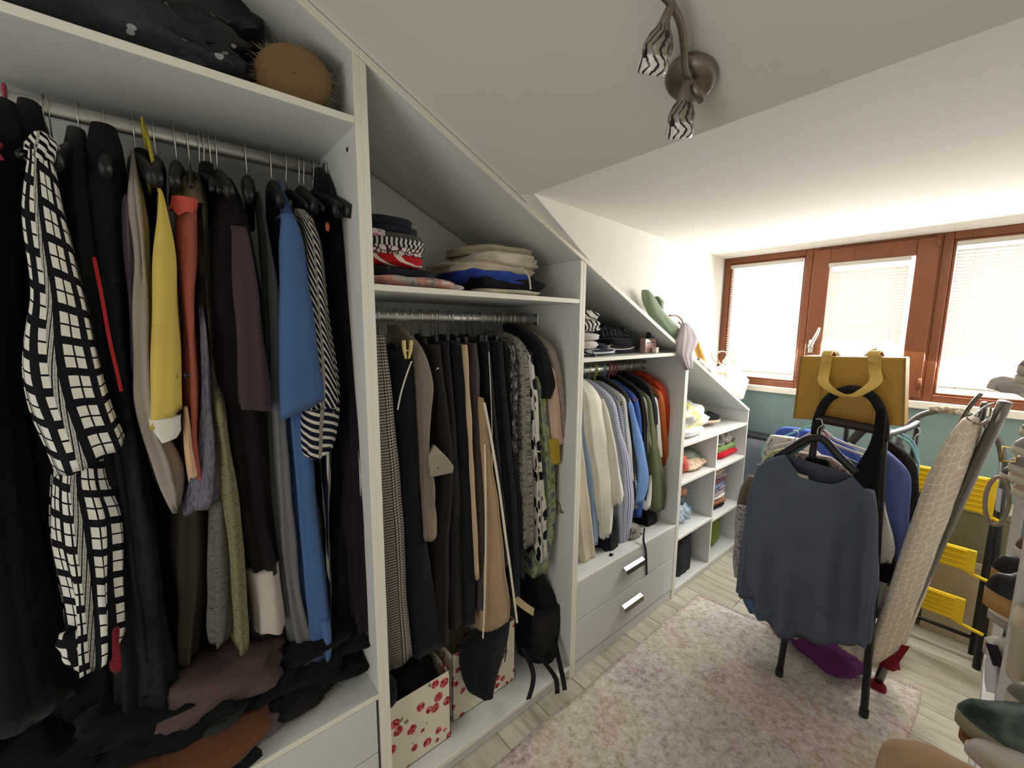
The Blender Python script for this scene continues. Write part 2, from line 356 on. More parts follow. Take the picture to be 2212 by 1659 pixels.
def window(n, x0, x1, sash=False):
    z0, z1 = 1.125, 2.0; yf = YW+.005
    wr = struct(thing('window_%d' % n, None, None, ((x0+x1)/2, YW, z0)))
    frame('window_frame', x0, x1, z0, z1, .038, yf, yf+.07, wr)
    gx0, gx1, gz0, gz1 = x0+.038, x1-.038, z0+.038, z1-.038
    if sash:
        frame('sash', gx0-.03, gx1+.03, gz0-.02, gz1+.02, .085, yf-.02, yf+.05, wr); gx0 += .055; gx1 -= .055; gz0 += .065; gz1 -= .065
    else:
        frame('glazing_bead', gx0, gx1, gz0, gz1, .012, yf+.012, yf+.05, wr); gx0 += .012; gx1 -= .012; gz0 += .012; gz1 -= .012
    box('pane', (gx0, yf+.03, gz0), (gx1, yf+.034, gz1), M_glass, wr, bev=0)
    return wr, (gx0, gx1, gz0, gz1)
w1, g1 = window(1, -.296, .232); w2, g2 = window(2, .232, .79, True); w3, g3 = window(3, .79, XR+.05)
blind('white venetian blind on the leftmost window', g1[0]+.004, g1[1]-.004, g1[2]+.035, g1[3]-.004, YW-.003, .25)
blind('white venetian blind on the middle window behind the mustard bag', g2[0]+.004, g2[1]-.02, g2[2]+.03, g2[3]-.002, YW-.026, 1.05)
blind('white venetian blind on the rightmost window above the stepladder', g3[0]+.006, g3[1]-.1, g3[2]+.03, g3[3]-.004, YW-.003, .7)
# window handle and hinges on the opening sash
hb = box('handle_plate', (.262, YW-.028, 1.36), (.288, YW-.015, 1.44), M_chrome, w2, bev=.004)
tube('window_handle', [(.275, YW-.03, 1.40), (.275, YW-.055, 1.40), (.28, YW-.06, 1.41), (.305, YW-.06, 1.47), (.318, YW-.06, 1.515)], [.008, .008, .009, .008, .005], M_chrome, w2, k=4)
for z in (1.19, 1.93): tube('hinge', [(.777, YW-.022, z), (.777, YW-.022, z+.06)], .008, M_wood, w2)
# ------------------------------------------------------------------ wardrobe units (each a thing, panels are parts)
XB = -.45; T = .016
def yz_panel(name, x0, x1, pts, parent, mt=M_white, label=None): return prism(name, [(x0, y, z) for y, z in pts], (x1-x0, 0, 0), mt, parent, bev=.0012, label=label)
def edge(name, lo, hi, parent): return box(name, lo, hi, M_edge, parent, bev=.0008)
def unit(label, y0, y1, zlow=0.0, sides=(1, 1), top=True, yt0=None):
    t = thing('wardrobe_unit', label, 'wardrobe', (-.22, (y0+y1)/2, 0), group='white open wardrobe units under the sloping ceiling')
    for s, (a, b) in zip(sides, ((y0, y0+T), (y1-T, y1))):
        if s:
            yz_panel('side_panel', XB, -.001, [(a, 0.0), (b, 0.0), (b, K(b)-.022), (a, K(a)-.022)], t)
            yz_panel('edge_strip', -.001, .001, [(a, 0.0), (b, 0.0), (b, K(b)-.022), (a, K(a)-.022)], t, M_edge)
    box('back_panel', (XB-.008, y0, 0.0), (XB, y1, K(y1)-.03), M_white, t, bev=0)
    yz_panel('back_panel', XB-.008, XB, [(y0, K(y1)-.03), (y1, K(y1)-.03), (y1, K(y1)-.028), (y0, K(y0)-.028)], t)
    a = y0; yz_panel('sloped_top', XB, -.002, [(a, K(a)-.004), (y1, K(y1)-.004), (y1, K(y1)-.021), (a, K(a)-.021)], t)
    yz_panel('edge_strip', -.002, .003, [(a, K(a)-.002), (y1, K(y1)-.002), (y1, K(y1)-.021), (a, K(a)-.021)], t, M_edge)
    return t
def shelf(t, y0, y1, z, name='shelf', th=.016, x1=-.002):
    box(name, (XB, y0, z-th), (x1, y1, z), M_white, t, bev=.0008); edge('edge_strip', (x1, y0, z-th), (x1+.002, y1, z), t)
def rail(t, y0, y1, x, z):
    vs, fs = tube_data([(x, y0, z), (x, y1, z)], .0085, 14, 1.9); o = mesh('clothes_rail', vs, fs, plain((215, 213, 208), .38, .5, .85), t)
    for y, s in ((y0, 1), (y1, -1)): box('rail_bracket', (x-.014, min(y, y+s*.006), z-.022), (x+.014, max(y, y+s*.006), z+.026), M_chrome, t, bev=.002)
def drawer(t, y0, y1, z0, z1, hy=None):
    d = thing('drawer', None, None, (0, (y0+y1)/2, z0)); d.parent = t; d.location = Vector((0, (y0+y1)/2, z0))-t.location
    # parts of a part: mesh() needs world base of the drawer
    box('drawer_front', (-.018, y0+.002, z0), (-.001, y1-.002, z1), M_white, d, bev=.0015)
    if hy:
        yc, zc, wd = hy
        vs = []; prof = [(0, .012), (.004, .0125), (.020, .004), (.026, -.008), (.028, -.014), (.024, -.015), (.018, -.002), (.002, .004), (0, .004)]
        prism('handle', [(px, yc-wd/2, zc+pz) for px, pz in prof], (0, wd, 0), M_chrome, d, label='chrome lip handle')
UA = unit('tall white wardrobe unit at the far left of the picture, crammed with long dresses', -.75, .405)
shelf(UA, -.734, .389, 2.002); shelf(UA, -.734, .389, .447); rail(UA, -.734, .389, -.24, 1.938)
drawer(UA, -.734, .383, .26, .428); drawer(UA, -.734, .383, .07, .256); box('plinth', (-.03, -.734, 0), (-.012, .389, .065), M_white, UA)
UB = unit('white wardrobe unit with trousers on the rail and two floral boxes below', .405, 1.234)
shelf(UB, .421, 1.218, 1.612); shelf(UB, .421, 1.218, .062, 'bottom_board', .018); rail(UB, .421, 1.218, -.24, 1.537); box('plinth', (-.03, .421, 0), (-.012, 1.218, .044), M_white, UB)
UC = unit('white wardrobe unit with shirts on the rail above two drawers', 1.234, 2.075)
ye = 2.0; shelf(UC, 1.25, 2.02, 1.385); shelf(UC, 1.25, 2.059, .44); rail(UC, 1.25, 2.059, -.24, 1.300)
drawer(UC, 1.25, 2.059, .252, .42, (1.655, .365, .155)); drawer(UC, 1.25, 2.059, .06, .248, (1.655, .17, .155)); box('plinth', (-.02, 1.25, 0), (-.006, 2.059, .05), M_white, UC)
UD = unit('lowest white wardrobe unit of open cubbies nearest the window', 2.075, 2.945)
shelf(UD, 2.091, 2.929, .886); shelf(UD, 2.091, 2.929, .048, 'bottom_board', .016); box('plinth', (-.02, 2.091, 0), (-.006, 2.929, .03), M_white, UD)
box('divider', (XB, 2.497, .048), (-.003, 2.513, .870), M_white, UD); edge('edge_strip', (-.003, 2.497, .048), (-.001, 2.513, .870), UD)
shelf(UD, 2.091, 2.497, .668); shelf(UD, 2.091, 2.497, .35); shelf(UD, 2.513, 2.929, .66); shelf(UD, 2.513, 2.929, .33)
for u_, (x, y, z) in ((UA, (-.06, .3885, 1.945)), (UD, (-.12, 2.4965, .14)), (UD, (-.2, 2.925, .052)), (UA, (-.30, .3885, .52))): tube('screw_hole', [(x, y-.0012, z), (x, y+.001, z)], .006, plain((40, 38, 36)), u_, n=12)
# ------------------------------------------------------------------ rug
def rugmat():
    t = NT('faded_patchwork_rug', .95, .1); o = t.obj(); rot = t.mapping(o, (1, 1, 1), (0, 0, .06))
    br = t.n('ShaderNodeTexBrick'); t.L(rot, br.inputs['Vector']); br.inputs['Scale'].default_value = 1; br.inputs['Brick Width'].default_value = .46; br.inputs['Row Height'].default_value = .3; br.inputs['Mortar Size'].default_value = .006; br.inputs['Mortar Smooth'].default_value = 1; br.offset = .4
    br.inputs['Color1'].default_value = (0, 0, 0, 1); br.inputs['Color2'].default_value = (1, 1, 1, 1); br.inputs['Mortar'].default_value = (.5, .5, .5, 1)
    sp = t.n('ShaderNodeSeparateColor'); t.L(br.outputs[0], sp.inputs[0])
    patch = t.ramp(sp.outputs[0], [(0, srgb((206, 196, 190))), (.3, srgb((200, 198, 192))), (.55, srgb((214, 206, 190))), (.75, srgb((218, 192, 188))), (1, srgb((186, 180, 188)))])
    big = t.noise(o, 3.1, 3); c2 = t.ramp(big, [(.34, srgb((176, 166, 170))), (.46, srgb((214, 208, 198))), (.58, srgb((208, 204, 192))), (.68, srgb((218, 184, 182))), (.8, srgb((182, 172, 184)))])
    c = t.mix(.5, patch, c2); fine = t.noise(o, 38, 8, .8); f2 = t.ramp(fine, [(.36, srgb((96, 88, 96))), (.49, srgb((196, 188, 184))), (.66, srgb((240, 236, 230)))])
    mx = t.n('ShaderNodeMix', data_type='RGBA', blend_type='OVERLAY'); mx.inputs[0].default_value = .8; t.L(c, mx.inputs[6]); t.L(f2, mx.inputs[7]); t.col(mx.outputs[2])
    t.bump(t.noise(o, 140, 5, .7), .6, .004); return t.m
ra = (.075, 2.19); rb = (.98, 2.30); dn = Vector((rb[0]-ra[0], rb[1]-ra[1], 0)).normalized(); dl = Vector((0, -1, 0))
nx_, ny_ = 34, 110; vs = []; fs = []; Lr = 2.7
for top in (1, 0):
    for j in range(ny_+1):
        for i in range(nx_+1):
            p = Vector((ra[0], ra[1], 0)) + (Vector((rb[0], rb[1], 0))-Vector((ra[0], ra[1], 0)))*(i/nx_) + dl*(Lr*j/ny_) + Vector((.004*math.sin(j*.35) if i in (0, nx_) else 0, 0, 0))
            p.z = (.010 + .002*noise.noise(p*9)) if top else .0015
            if top and (i in (0, nx_) or j in (0, ny_)): p.z = .006
            vs.append(p)
Wn = nx_+1; off = Wn*(ny_+1)
for j in range(ny_):
    for i in range(nx_):
        a = j*Wn+i; fs.append([a+Wn, a+Wn+1, a+1, a]); fs.append([off+a, off+a+1, off+a+Wn+1, off+a+Wn])
for i in range(nx_): fs.append([i, i+1, off+i+1, off+i]); a = ny_*Wn+i; fs.append([a+1, a, off+a, off+a+1])
for j in range(ny_): a = j*Wn; fs.append([a+Wn, a, off+a, off+a+Wn]); a += nx_; fs.append([a, a+Wn, off+a+Wn, off+a])
rug = thing('rug', 'faded grey, beige and pink patchwork rug on the floor in front of the wardrobes', 'rug', (.53, 1.0, 0))
M_rug = rugmat(); mesh('rug_pile', vs, fs, M_rug, rug)
bm = bmesh.new(); fr = cloth((196, 178, 176))
for i in range(110):
    p = Vector((ra[0], ra[1], .004)) + (Vector((rb[0], rb[1], 0))-Vector((ra[0], ra[1], 0)))*((i+.5)/110); l = .02+.015*rnd.random(); a = rnd.uniform(-.008, .008)
    add_box(bm, (p.x-.0016, p.y-.002, .002), (p.x+.0016+a*.2, p.y+l, .0055))
fro = bm_obj('fringe', bm, fr, rug); fro['kind'] = 'stuff'
# ------------------------------------------------------------------ ceiling lamp
lamp = thing('ceiling_lamp', 'brushed metal curved ceiling lamp with zebra patterned glass shades on the sloping ceiling', 'lamp', (.626, .798, 1.975))
M_satin = plain((150, 140, 126), .42, .5, 1.0)
rn = Vector((0, -.46347, -1)).normalized()     # ceiling normal pointing into the room
bc = Vector((.626, .798, 1.975)); ax = Vector((1, 0, 0)); ay = rn.cross(ax).normalized()
vs = []; fs = []; prof = [(.0, .0), (.043, .0), (.047, .006), (.046, .016), (.038, .024), (.0, .026)]; n = 40
for r_, h_ in prof:
    for k in range(n):
        a = 2*math.pi*k/n; vs.append(bc + (ax*math.cos(a)+ay*math.sin(a))*max(r_, .0005) + rn*h_)
for i in range(len(prof)-1):
    for k in range(n): fs.append([i*n+k, (i+1)*n+k, (i+1)*n+(k+1) % n, i*n+(k+1) % n])
mesh('base', vs, fs, M_satin, lamp)
def D(px, py, dist):           # point on a pixel's line of sight at a given distance
    return CAM + ray(px, py).normalized()*dist
arm = [D(1516, 213, .985), D(1497, 190, .98), D(1481, 150, .965), D(1477, 100, .95), D(1470, 52, .93), D(1452, 12, .91), D(1425, -20, .90), D(1400, -60, .89)]
tube('arm', arm, .0062, M_satin, lamp, n=12, k=6); tube('end_stub', [D(1492, 180, .98), D(1518, 217, .985)], .0095, M_satin, lamp, n=12)
tube('stem', [bc+rn*.02, D(1483, 158, .968)], .008, M_satin, lamp, n=12)
def zebra():
    t = NT('zebra_glass', .18, .5); v, U, V = t.uv(); nz = t.noise(v, 5, 2)
    a = t.math('ADD', t.math('MULTIPLY', U, 11.0), t.math('MULTIPLY', t.math('SINE', t.math('MULTIPLY', V, 9.0)), .55)); fr_ = t.math('FRACT', t.math('ADD', a, t.math('MULTIPLY', nz, 1.2)))
    g = t.math('LESS_THAN', fr_, .33); d = t.voro(t.mapping(v, (7, 3, 1)), 1); g2 = t.math('LESS_THAN', d.outputs[0], .28)
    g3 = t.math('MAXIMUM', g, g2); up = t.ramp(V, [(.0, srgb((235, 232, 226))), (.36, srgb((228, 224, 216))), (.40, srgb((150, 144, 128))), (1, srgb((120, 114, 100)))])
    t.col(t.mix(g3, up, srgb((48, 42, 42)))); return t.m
M_zeb = zebra()
def shade(p0, p1, joint, rmax):
    p0 = Vector(p0); p1 = Vector(p1); a = (p1-p0); L_ = a.length; a.normalize(); u = a.cross(Vector((0, 1, 0))).normalized(); v = a.cross(u)
    prof = [(0, .3), (.1, .42), (.25, .72), (.45, .93), (.6, .92), (.68, .88), (.8, .98), (.92, 1.0), (1.0, .9), (1.02, .8), (.95, .74), (.7, .7), (.3, .5), (.1, .2)]
    n = 30; vs = []; fs = []; uv = []
    for t_, r_ in prof:
        for k in range(n): an = 2*math.pi*k/n; vs.append(p0+a*(L_*t_)+(u*math.cos(an)+v*math.sin(an))*rmax*r_); uv.append((k/n, 1-t_))
    for i in range(len(prof)-1):
        for k in range(n): fs.append([i*n+k, i*n+(k+1) % n, (i+1)*n+(k+1) % n, (i+1)*n+k])
    sh = mesh('lamp_shade', vs, fs, M_zeb, lamp, uv=uv)
    tube('socket', [joint, p0, p0+a*.02], [.006, .008, .014], M_satin, lamp, n=12, k=3)
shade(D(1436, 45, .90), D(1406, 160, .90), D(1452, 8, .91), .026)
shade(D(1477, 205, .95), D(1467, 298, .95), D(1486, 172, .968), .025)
# ------------------------------------------------------------------ garments and hangers
HG = {}
def hanger(y, zr, label, rgb=(26, 26, 28), style='plastic', xr=-.24, half=.17, drop=.085, tip=.06, hook=None, yaw=0.0, group=None):
    t = thing('clothes_hanger', label, 'hanger', (xr, y, zr-drop), group)
    hm = M_chrome if hook is None else plain(hook, .4)
    Rz = Matrix.Rotation(yaw, 3, 'Z')
    def q(p): return Vector((xr, y, zr))+Rz@Vector(p)
    rr = .0105; hk = [q((-rr*1.15*math.cos(a), 0, .008+rr*1.7*math.sin(a))) for a in [math.pi*(-.15+i*.17) for i in range(8)]] + [q((rr*.6, 0, -.022)), q((0, 0, -.034)), q((0, 0, -drop-.005))]
    tube('hook', hk, .0014 if hook is None else .0028, hm, t, n=6)
    bmt = plain(rgb, .45); pts = [q((-half, 0, -drop-tip)), q((-half*.55, 0, -drop-tip*.42)), q((-.02, 0, -drop)), q((.02, 0, -drop)), q((half*.55, 0, -drop-tip*.42)), q((half, 0, -drop-tip))]
    if style == 'wide': vs, fs = tube_data(smooth_path(pts, 5), [.010, .012, .016, .016, .012, .010], 10, 1.8)
    elif style == 'tube': vs, fs = tube_data(smooth_path(pts, 5), .004, 8)
    elif style == 'clip':
        vs, fs = tube_data([q((-half*.8, 0, -drop)), q((half*.8, 0, -drop))], .0035, 8)
        for s in (-1, 1):
            box('clip', q((s*half*.72-.012, -.007, -drop-.035)), q((s*half*.72+.012, .007, -drop+.012)), bmt, t, bev=.002)
    else: vs, fs = tube_data(smooth_path(pts, 5), [.005, .007, .010, .010, .007, .005], 8, 1.5)
    mesh('shoulder_bar', vs, fs, bmt, t)
    if style == 'tube': tube('trouser_bar', [pts[0], pts[-1]], .0035, bmt, t, n=6)
    return t
def view_axes(p):
    d = Vector((p.x-CAM.x, p.y-CAM.y)).normalized(); return d, Vector((-d.y, d.x))
def gar(name, label, cat, mt, rows, xf=-.07, depth=.32, mode='px', ramp=.08, xr=-.24, yc=None, th=.03, group=None, parent=None, seed=None, **kw):
    secs = []
    for r in rows:
        py, pl, pr = r[:3]; dp = r[3] if len(r) > 3 else depth; hw = dp/2
        if mode == 'face':
            L = P(pl, py, y=yc); R_ = P(pr, py, y=yc); c = (L+R_)/2; d, p = view_axes(c); W = abs((R_-L).to_2d().dot(p))/2
            secs.append([c.z, c.x, c.y, W, (r[3] if len(r) > 3 else th)/2, math.atan2(-p.y, -p.x)]); continue
        xc = xf-hw; q = xf if mode == 'slab' else xc
        L = P(pl, py, x=q); R_ = P(pr, py, x=q); c = (L+R_)/2
        if mode == 'slab': secs.append([c.z, xc, c.y, hw, max(.004, abs(R_.y-L.y)/2), 0.0])
        else:
            d, p = view_axes(c); W = abs((R_-L).to_2d().dot(p))/2; si = abs(d.y); co = abs(d.x)
            if hw*si > .8*W: hw = .8*W/si
            secs.append([c.z, xc, c.y, hw, max(.004, math.sqrt(W*W-(hw*si)**2)/co), 0.0])
    if ramp and mode != 'face':
        s = list(secs[0]); a = list(s); b = list(s); fr = s[1]+s[3]
        a[0] += ramp; a[1] = xr; a[3] = .035; a[4] *= .75; b[0] += ramp*.4; b[3] = s[3]*.62; b[1] = (xr+s[1])/2 + .25*s[3]; secs = [a, b]+secs
    if mode == 'slab': kw.setdefault('e', 4.5)
    if seed is None: seed = rnd.randrange(1, 9999)
    at = (secs[-1][1], secs[-1][2], secs[-1][0]) if parent is None else None
    o = loft(name, secs, mt, parent, seed=seed, at=at, **kw)
    if parent is None: tag(o, label, cat, group)
    elif label: o['label'] = label
    return o
ZA, ZB, ZC = 1.938, 1.537, 1.300
BLK = (24, 24, 26)
c_blk = cloth((12, 12, 13)); c_blk2 = cloth((18, 17, 19)); c_navy = cloth((17, 18, 28)); c_brn = cloth((30, 22, 22)); c_plum = cloth((46, 34, 41)); c_char = cloth((34, 32, 34))
# ---------------- bay A: dresses and shirts, left to right
def ya(px): return P(px, 260+px*.17, x=-.24).y
RA_ = 'dresses and shirts on the rail of the tall left unit'
def A(name, label, cat, mt, rows, short, hy=None, hs='plastic', hrgb=BLK, hook=None, **kw):
    o = gar(name, label, cat, mt, rows, group=RA_, **kw)
    if hy is not None: hanger(ya(hy), ZA, '%s hanger holding the %s' % (hs if isinstance(hs, str) and hs in ('wooden',) else {'wide': 'wide black', 'tube': 'slim plastic', 'plastic': 'black plastic', 'clip': 'clip'}[hs], short), hrgb, hs, hook=hook, group='hangers on the rail of the tall left unit', yaw=rnd.uniform(-.15, .15))
    return o
A('dress', 'plain black dress at the far left edge of the picture', 'dress', c_blk, [(300, -70, 60), (420, -90, 62), (700, -100, 60), (1000, -110, 80), (1300, -120, 130), (1520, -120, 180)], 'plain black dress at the far left', 20, 'tube', (190, 70, 90), (190, 70, 90), xf=-.10, depth=.2)
A('dress', 'black maxi dress hanging behind the checked blouse', 'dress', c_blk2, [(330, 50, 120), (500, 60, 150), (800, 70, 210), (1100, 90, 260), (1400, 100, 300), (1580, 100, 330)], 'black maxi dress behind the checked blouse', 110, xf=-.17, depth=.2)
M_chk = windowcheck((12, 11, 18), (222, 220, 208), .046, .062, .34, .26)
dr = A('blouse', 'black blouse with white window checks and a wide flared sleeve', 'blouse', M_chk, [(985, 110, 236), (1040, 108, 240), (1100, 112, 262), (1200, 128, 272), (1300, 140, 276), (1385, 150, 274), (1400, 160, 262)], 'checked black and white blouse', 100, xf=-.08, depth=.14, ramp=.0, amp=.009, lam=.05, hem=.012)
M_chk2 = windowcheck((12, 11, 18), (222, 220, 208), .05, .06, .3, .26)
gar('sleeve', None, None, M_chk2, [(330, 62, 118), (380, 52, 128), (460, 50, 138), (560, 58, 158), (650, 62, 182), (720, 46, 200), (790, 38, 218), (860, 56, 234), (930, 92, 252), (990, 118, 274)], parent=dr, xf=-.045, depth=.09, ramp=0, amp=.003, lam=.09, hem=.006, tilt=-.028, sm=1)
gar('collar', None, None, stripe((12, 11, 18), (215, 212, 200), .014, .5, 'v', .6), [(298, 80, 112), (312, 68, 124), (330, 60, 124), (350, 56, 118)], parent=dr, xf=-.05, depth=.07, ramp=.0, amp=.003, lam=.03, seed=4)
lump('tie_end', P(165, 1440, x=-.1), (.03, .045, .09), M_chk, dr, nz=.4, freq=20, seed=9, n=16, m=10)
A('dress', 'black dress with a satin panel beside the checked blouse', 'dress', cloth((17, 16, 18), .5), [(360, 140, 200), (450, 135, 235), (600, 140, 245), (800, 180, 262), (1000, 210, 290), (1250, 240, 330), (1560, 250, 380)], 'black satin panel dress', 175, 'wide', xf=-.11, depth=.18, amp=.008)
q = A('coat', 'quilted black coat with a red zip edge', 'coat', blotch([(16, 16, 18), (30, 30, 33), (22, 21, 24)], 22, (1, 1, 1)), [(350, 190, 268), (430, 185, 276), (560, 195, 285), (800, 235, 292), (1050, 270, 330), (1300, 300, 360), (1500, 280, 400)], 'quilted black coat', 230, 'wide', xf=-.10, depth=.2, amp=.007)
ribbon('zip_edge', [P(203, 556, x=-.075), P(218, 630, x=-.07), P(236, 730, x=-.07), P(252, 800, x=-.07), P(262, 845, x=-.075)], Vector((0, .0028, 0)), .003, cloth((160, 36, 42)), q, label='red zip edge')
A('scarf', 'dark red knitted scarf end hanging below the black dresses', 'scarf', cloth((110, 22, 30)), [(1360, 244, 256), (1410, 243, 258), (1452, 246, 258)], 'x', xf=-.03, depth=.02, ramp=0)
A('cardigan', 'pale grey beige knitted cardigan with a gathered sleeve', 'cardigan', cloth((152, 143, 130)), [(392, 284, 300), (430, 276, 308), (500, 280, 326), (580, 288, 330), (650, 290, 328), (750, 291, 330), (850, 294, 336), (930, 310, 350), (985, 325, 392), (1030, 338, 398), (1060, 360, 392), (1082, 374, 388)], 'grey beige cardigan', 290, 'wide', xf=-.08, depth=.13, amp=.006, lam=.045)
A('shirt', 'lilac grey shirt sliver tucked against the beige cardigan', 'shirt', cloth((128, 110, 124)), [(432, 266, 280), (500, 268, 284), (620, 276, 292), (800, 284, 300)], 'lilac grey shirt', None, xf=-.12, depth=.12, ramp=.03)
yl = A('blouse', 'mustard yellow blouse sleeve with a white cuff', 'blouse', cloth((206, 182, 88)), [(412, 341, 352), (440, 341, 360), (500, 338, 370), (560, 334, 378), (650, 328, 384), (750, 325, 389), (850, 321, 392), (905, 321, 392)], 'mustard yellow blouse', None, xf=-.05, depth=.09, ramp=.015, amp=.003, lam=.08, hem=.002, tilt=-.018, sm=1)
gar('cuff', 'white cuff', None, cloth((216, 212, 200)), [(898, 322, 394), (915, 326, 393), (930, 334, 391), (945, 350, 380)], parent=yl, xf=-.046, depth=.085, ramp=0, amp=.002, hem=.002, sm=0)
tube('shoulder_loop', [P(312, 272, x=-.2), P(322, 310, x=-.17), P(334, 370, x=-.13), P(345, 415, x=-.1)], .0035, plain((196, 180, 50), .4), hanger(ya(313), ZA, 'yellow plastic hanger holding the mustard yellow blouse', (196, 180, 50), 'tube', hook=(196, 180, 50), half=.12, group='hangers on the rail of the tall left unit'))
co = A('jacket', 'coral red jacket with an olive collar and dark button', 'jacket', cloth((172, 92, 78)), [(440, 376, 428), (500, 374, 428), (560, 380, 424), (640, 386, 418), (720, 392, 424), (800, 394, 434), (880, 396, 432), (950, 402, 426), (1015, 420, 430)], 'coral red jacket', 380, 'wide', xf=-.08, depth=.15, amp=.003, lam=.08)
gar('collar', 'olive brown collar', None, blotch([(96, 88, 66), (116, 100, 78), (84, 78, 60)], 30), [(416, 368, 440), (430, 366, 442), (450, 366, 444)], parent=co, xf=-.09, depth=.17, ramp=.05, amp=.002)
gar('lining', 'coral neckband', None, cloth((196, 84, 74)), [(430, 370, 428), (442, 369, 428), (462, 370, 424)], parent=co, xf=-.068, depth=.05, ramp=0, amp=.002)
lump('button', P(404, 816, x=-.062), (.006, .011, .011), plain((28, 24, 22), .3), co, nz=0, n=14, m=8)
A('shirt', 'peach shirt with its sleeve edge showing under the coral jacket', 'shirt', cloth((206, 168, 132)), [(880, 396, 406), (960, 400, 414), (1030, 408, 430)], 'x', xf=-.065, depth=.05, ramp=0, amp=.002)
twd = blotch([(62, 60, 76), (120, 118, 130), (80, 74, 92)], 40, (3, .6, 1), 6)
A('blazer', 'grey blue tweed blazer with a turned up cuff', 'blazer', twd, [(690, 425, 445), (820, 428, 455), (900, 426, 462), (960, 422, 470), (1020, 404, 476), (1060, 396, 476), (1085, 398, 468)], 'grey blue tweed blazer', 408, 'plastic', xf=-.075, depth=.13, amp=.004)
A('dress', 'camouflage green and brown long dress beside the coral jacket', 'dress', blotch([(52, 44, 40), (92, 96, 72), (60, 50, 44), (40, 34, 34)], 9, (1, .5, 1)), [(450, 418, 444), (560, 420, 450), (700, 428, 458), (850, 440, 470), (900, 445, 480)], 'camouflage green dress', 430, xf=-.12, depth=.18)
mel = blotch([(88, 84, 66), (134, 128, 96), (96, 92, 72)], 30, (1, 5, 1), 5); mel2 = blotch([(70, 68, 66), (108, 104, 96), (80, 76, 72)], 34, (1, 5, 1), 5)
A('trousers', 'grey melange knitted trousers leg below the tweed cuff', 'trousers', mel2, [(1070, 448, 492), (1150, 446, 496), (1250, 446, 500), (1330, 448, 500), (1372, 456, 490)], 'x', xf=-.09, depth=.1, ramp=0, amp=.004)
A('cardigan', 'olive melange cardigan with a long hanging sleeve', 'cardigan', mel, [(860, 452, 482), (930, 458, 492), (1000, 464, 506), (1100, 474, 516), (1200, 486, 526), (1300, 494, 534), (1360, 500, 538), (1380, 506, 532)], 'olive melange cardigan', 440, 'plastic', xf=-.075, depth=.12, amp=.004)
A('skirt', 'dark olive brown skirt hanging low under the beige cardigan', 'skirt', cloth((58, 52, 44)), [(1060, 370, 440), (1150, 368, 446), (1280, 378, 440), (1400, 384, 420)], 'x', xf=-.13, depth=.14, ramp=0)
A('dress', 'long black dress filling the gap under the beige cardigan', 'dress', c_blk, [(420, 296, 336), (600, 290, 350), (900, 300, 370), (1200, 320, 430), (1450, 330, 470), (1560, 330, 470)], 'long black dress behind the yellow blouse', 335, 'wide', xf=-.2, depth=.16)
A('dress', 'black jersey dress between the olive cardigan and the plum blouse', 'dress', c_blk2, [(440, 428, 470), (700, 440, 500), (1000, 460, 540), (1250, 480, 560), (1400, 470, 560)], 'black jersey dress', 455, xf=-.2, depth=.16)
pb = A('dress', 'dark plum wrap dress with a wide cape sleeve', 'dress', cloth((26, 20, 22)), [(455, 470, 520), (520, 446, 540), (600, 436, 556), (700, 436, 566), (800, 440, 572), (860, 452, 572), (1000, 480, 572), (1100, 492, 584), (1195, 524, 600), (1210, 528, 600)], 'dark plum wrap dress', 468, 'wide', xf=-.1, depth=.2, amp=.008, lam=.07, hem=.002)
gar('sleeve', 'plum sleeve', None, cloth((70, 54, 60)), [(490, 500, 532), (560, 500, 548), (650, 505, 560), (750, 508, 572), (830, 510, 582), (882, 512, 584)], parent=pb, xf=-.06, depth=.06, ramp=.02, amp=.004, tilt=.01, hem=.002, sm=1)
gar('hem_panel', 'pale cream hem panel', None, cloth((196, 186, 174)), [(1204, 522, 602), (1240, 526, 606), (1290, 530, 610), (1330, 534, 612)], parent=pb, xf=-.09, depth=.19, ramp=0, amp=.002, hem=.008)
A('skirt', 'dark brown skirt hem hanging under the cream hem panel', 'skirt', c_brn, [(1180, 530, 600), (1330, 530, 618), (1385, 545, 625)], 'x', xf=-.14, depth=.18, ramp=0)
A('dress', 'long grey satin dress between the plum and blue ones', 'dress', cloth((112, 112, 114), .6), [(478, 560, 578), (560, 564, 588), (640, 566, 606), (760, 568, 612), (900, 570, 618), (1050, 578, 630), (1200, 590, 640), (1300, 604, 655), (1400, 628, 690), (1438, 640, 692)], 'long grey satin dress', 532, 'wide', xf=-.11, depth=.13, amp=.006)
A('vest', 'black vest on a broad hanger next to the blue dress', 'vest', c_blk2, [(480, 575, 612), (600, 585, 615), (800, 596, 618)], 'black vest', 585, 'wide', xf=-.15, depth=.2)
bd = A('dress', 'long steel blue dress with a short sleeve and pointed hem', 'dress', cloth((70, 100, 146)), [(448, 608, 626), (500, 606, 640), (700, 608, 656), (900, 612, 662), (1000, 622, 674), (1100, 632, 684), (1200, 638, 694), (1300, 648, 708), (1380, 658, 714), (1405, 664, 708)], 'long steel blue dress', 617, 'plastic', xf=-.09, depth=.12, amp=.006)
gar('sleeve', None, None, cloth((74, 104, 150)), [(462, 608, 634), (520, 606, 650), (620, 605, 664), (720, 605, 678), (800, 605, 688), (850, 605, 696), (882, 605, 699)], parent=bd, xf=-.045, depth=.07, ramp=.01, amp=.002, hem=.001, tilt=-.022, sm=1, e=3.2)
gar('hem_point', None, None, cloth((78, 110, 156)), [(1340, 690, 714), (1390, 700, 716), (1432, 706, 711)], parent=bd, xf=-.07, depth=.04, ramp=0, amp=.002)
M_nv = stripe((20, 22, 42), (205, 198, 180), .021, .66, 'v', .9)
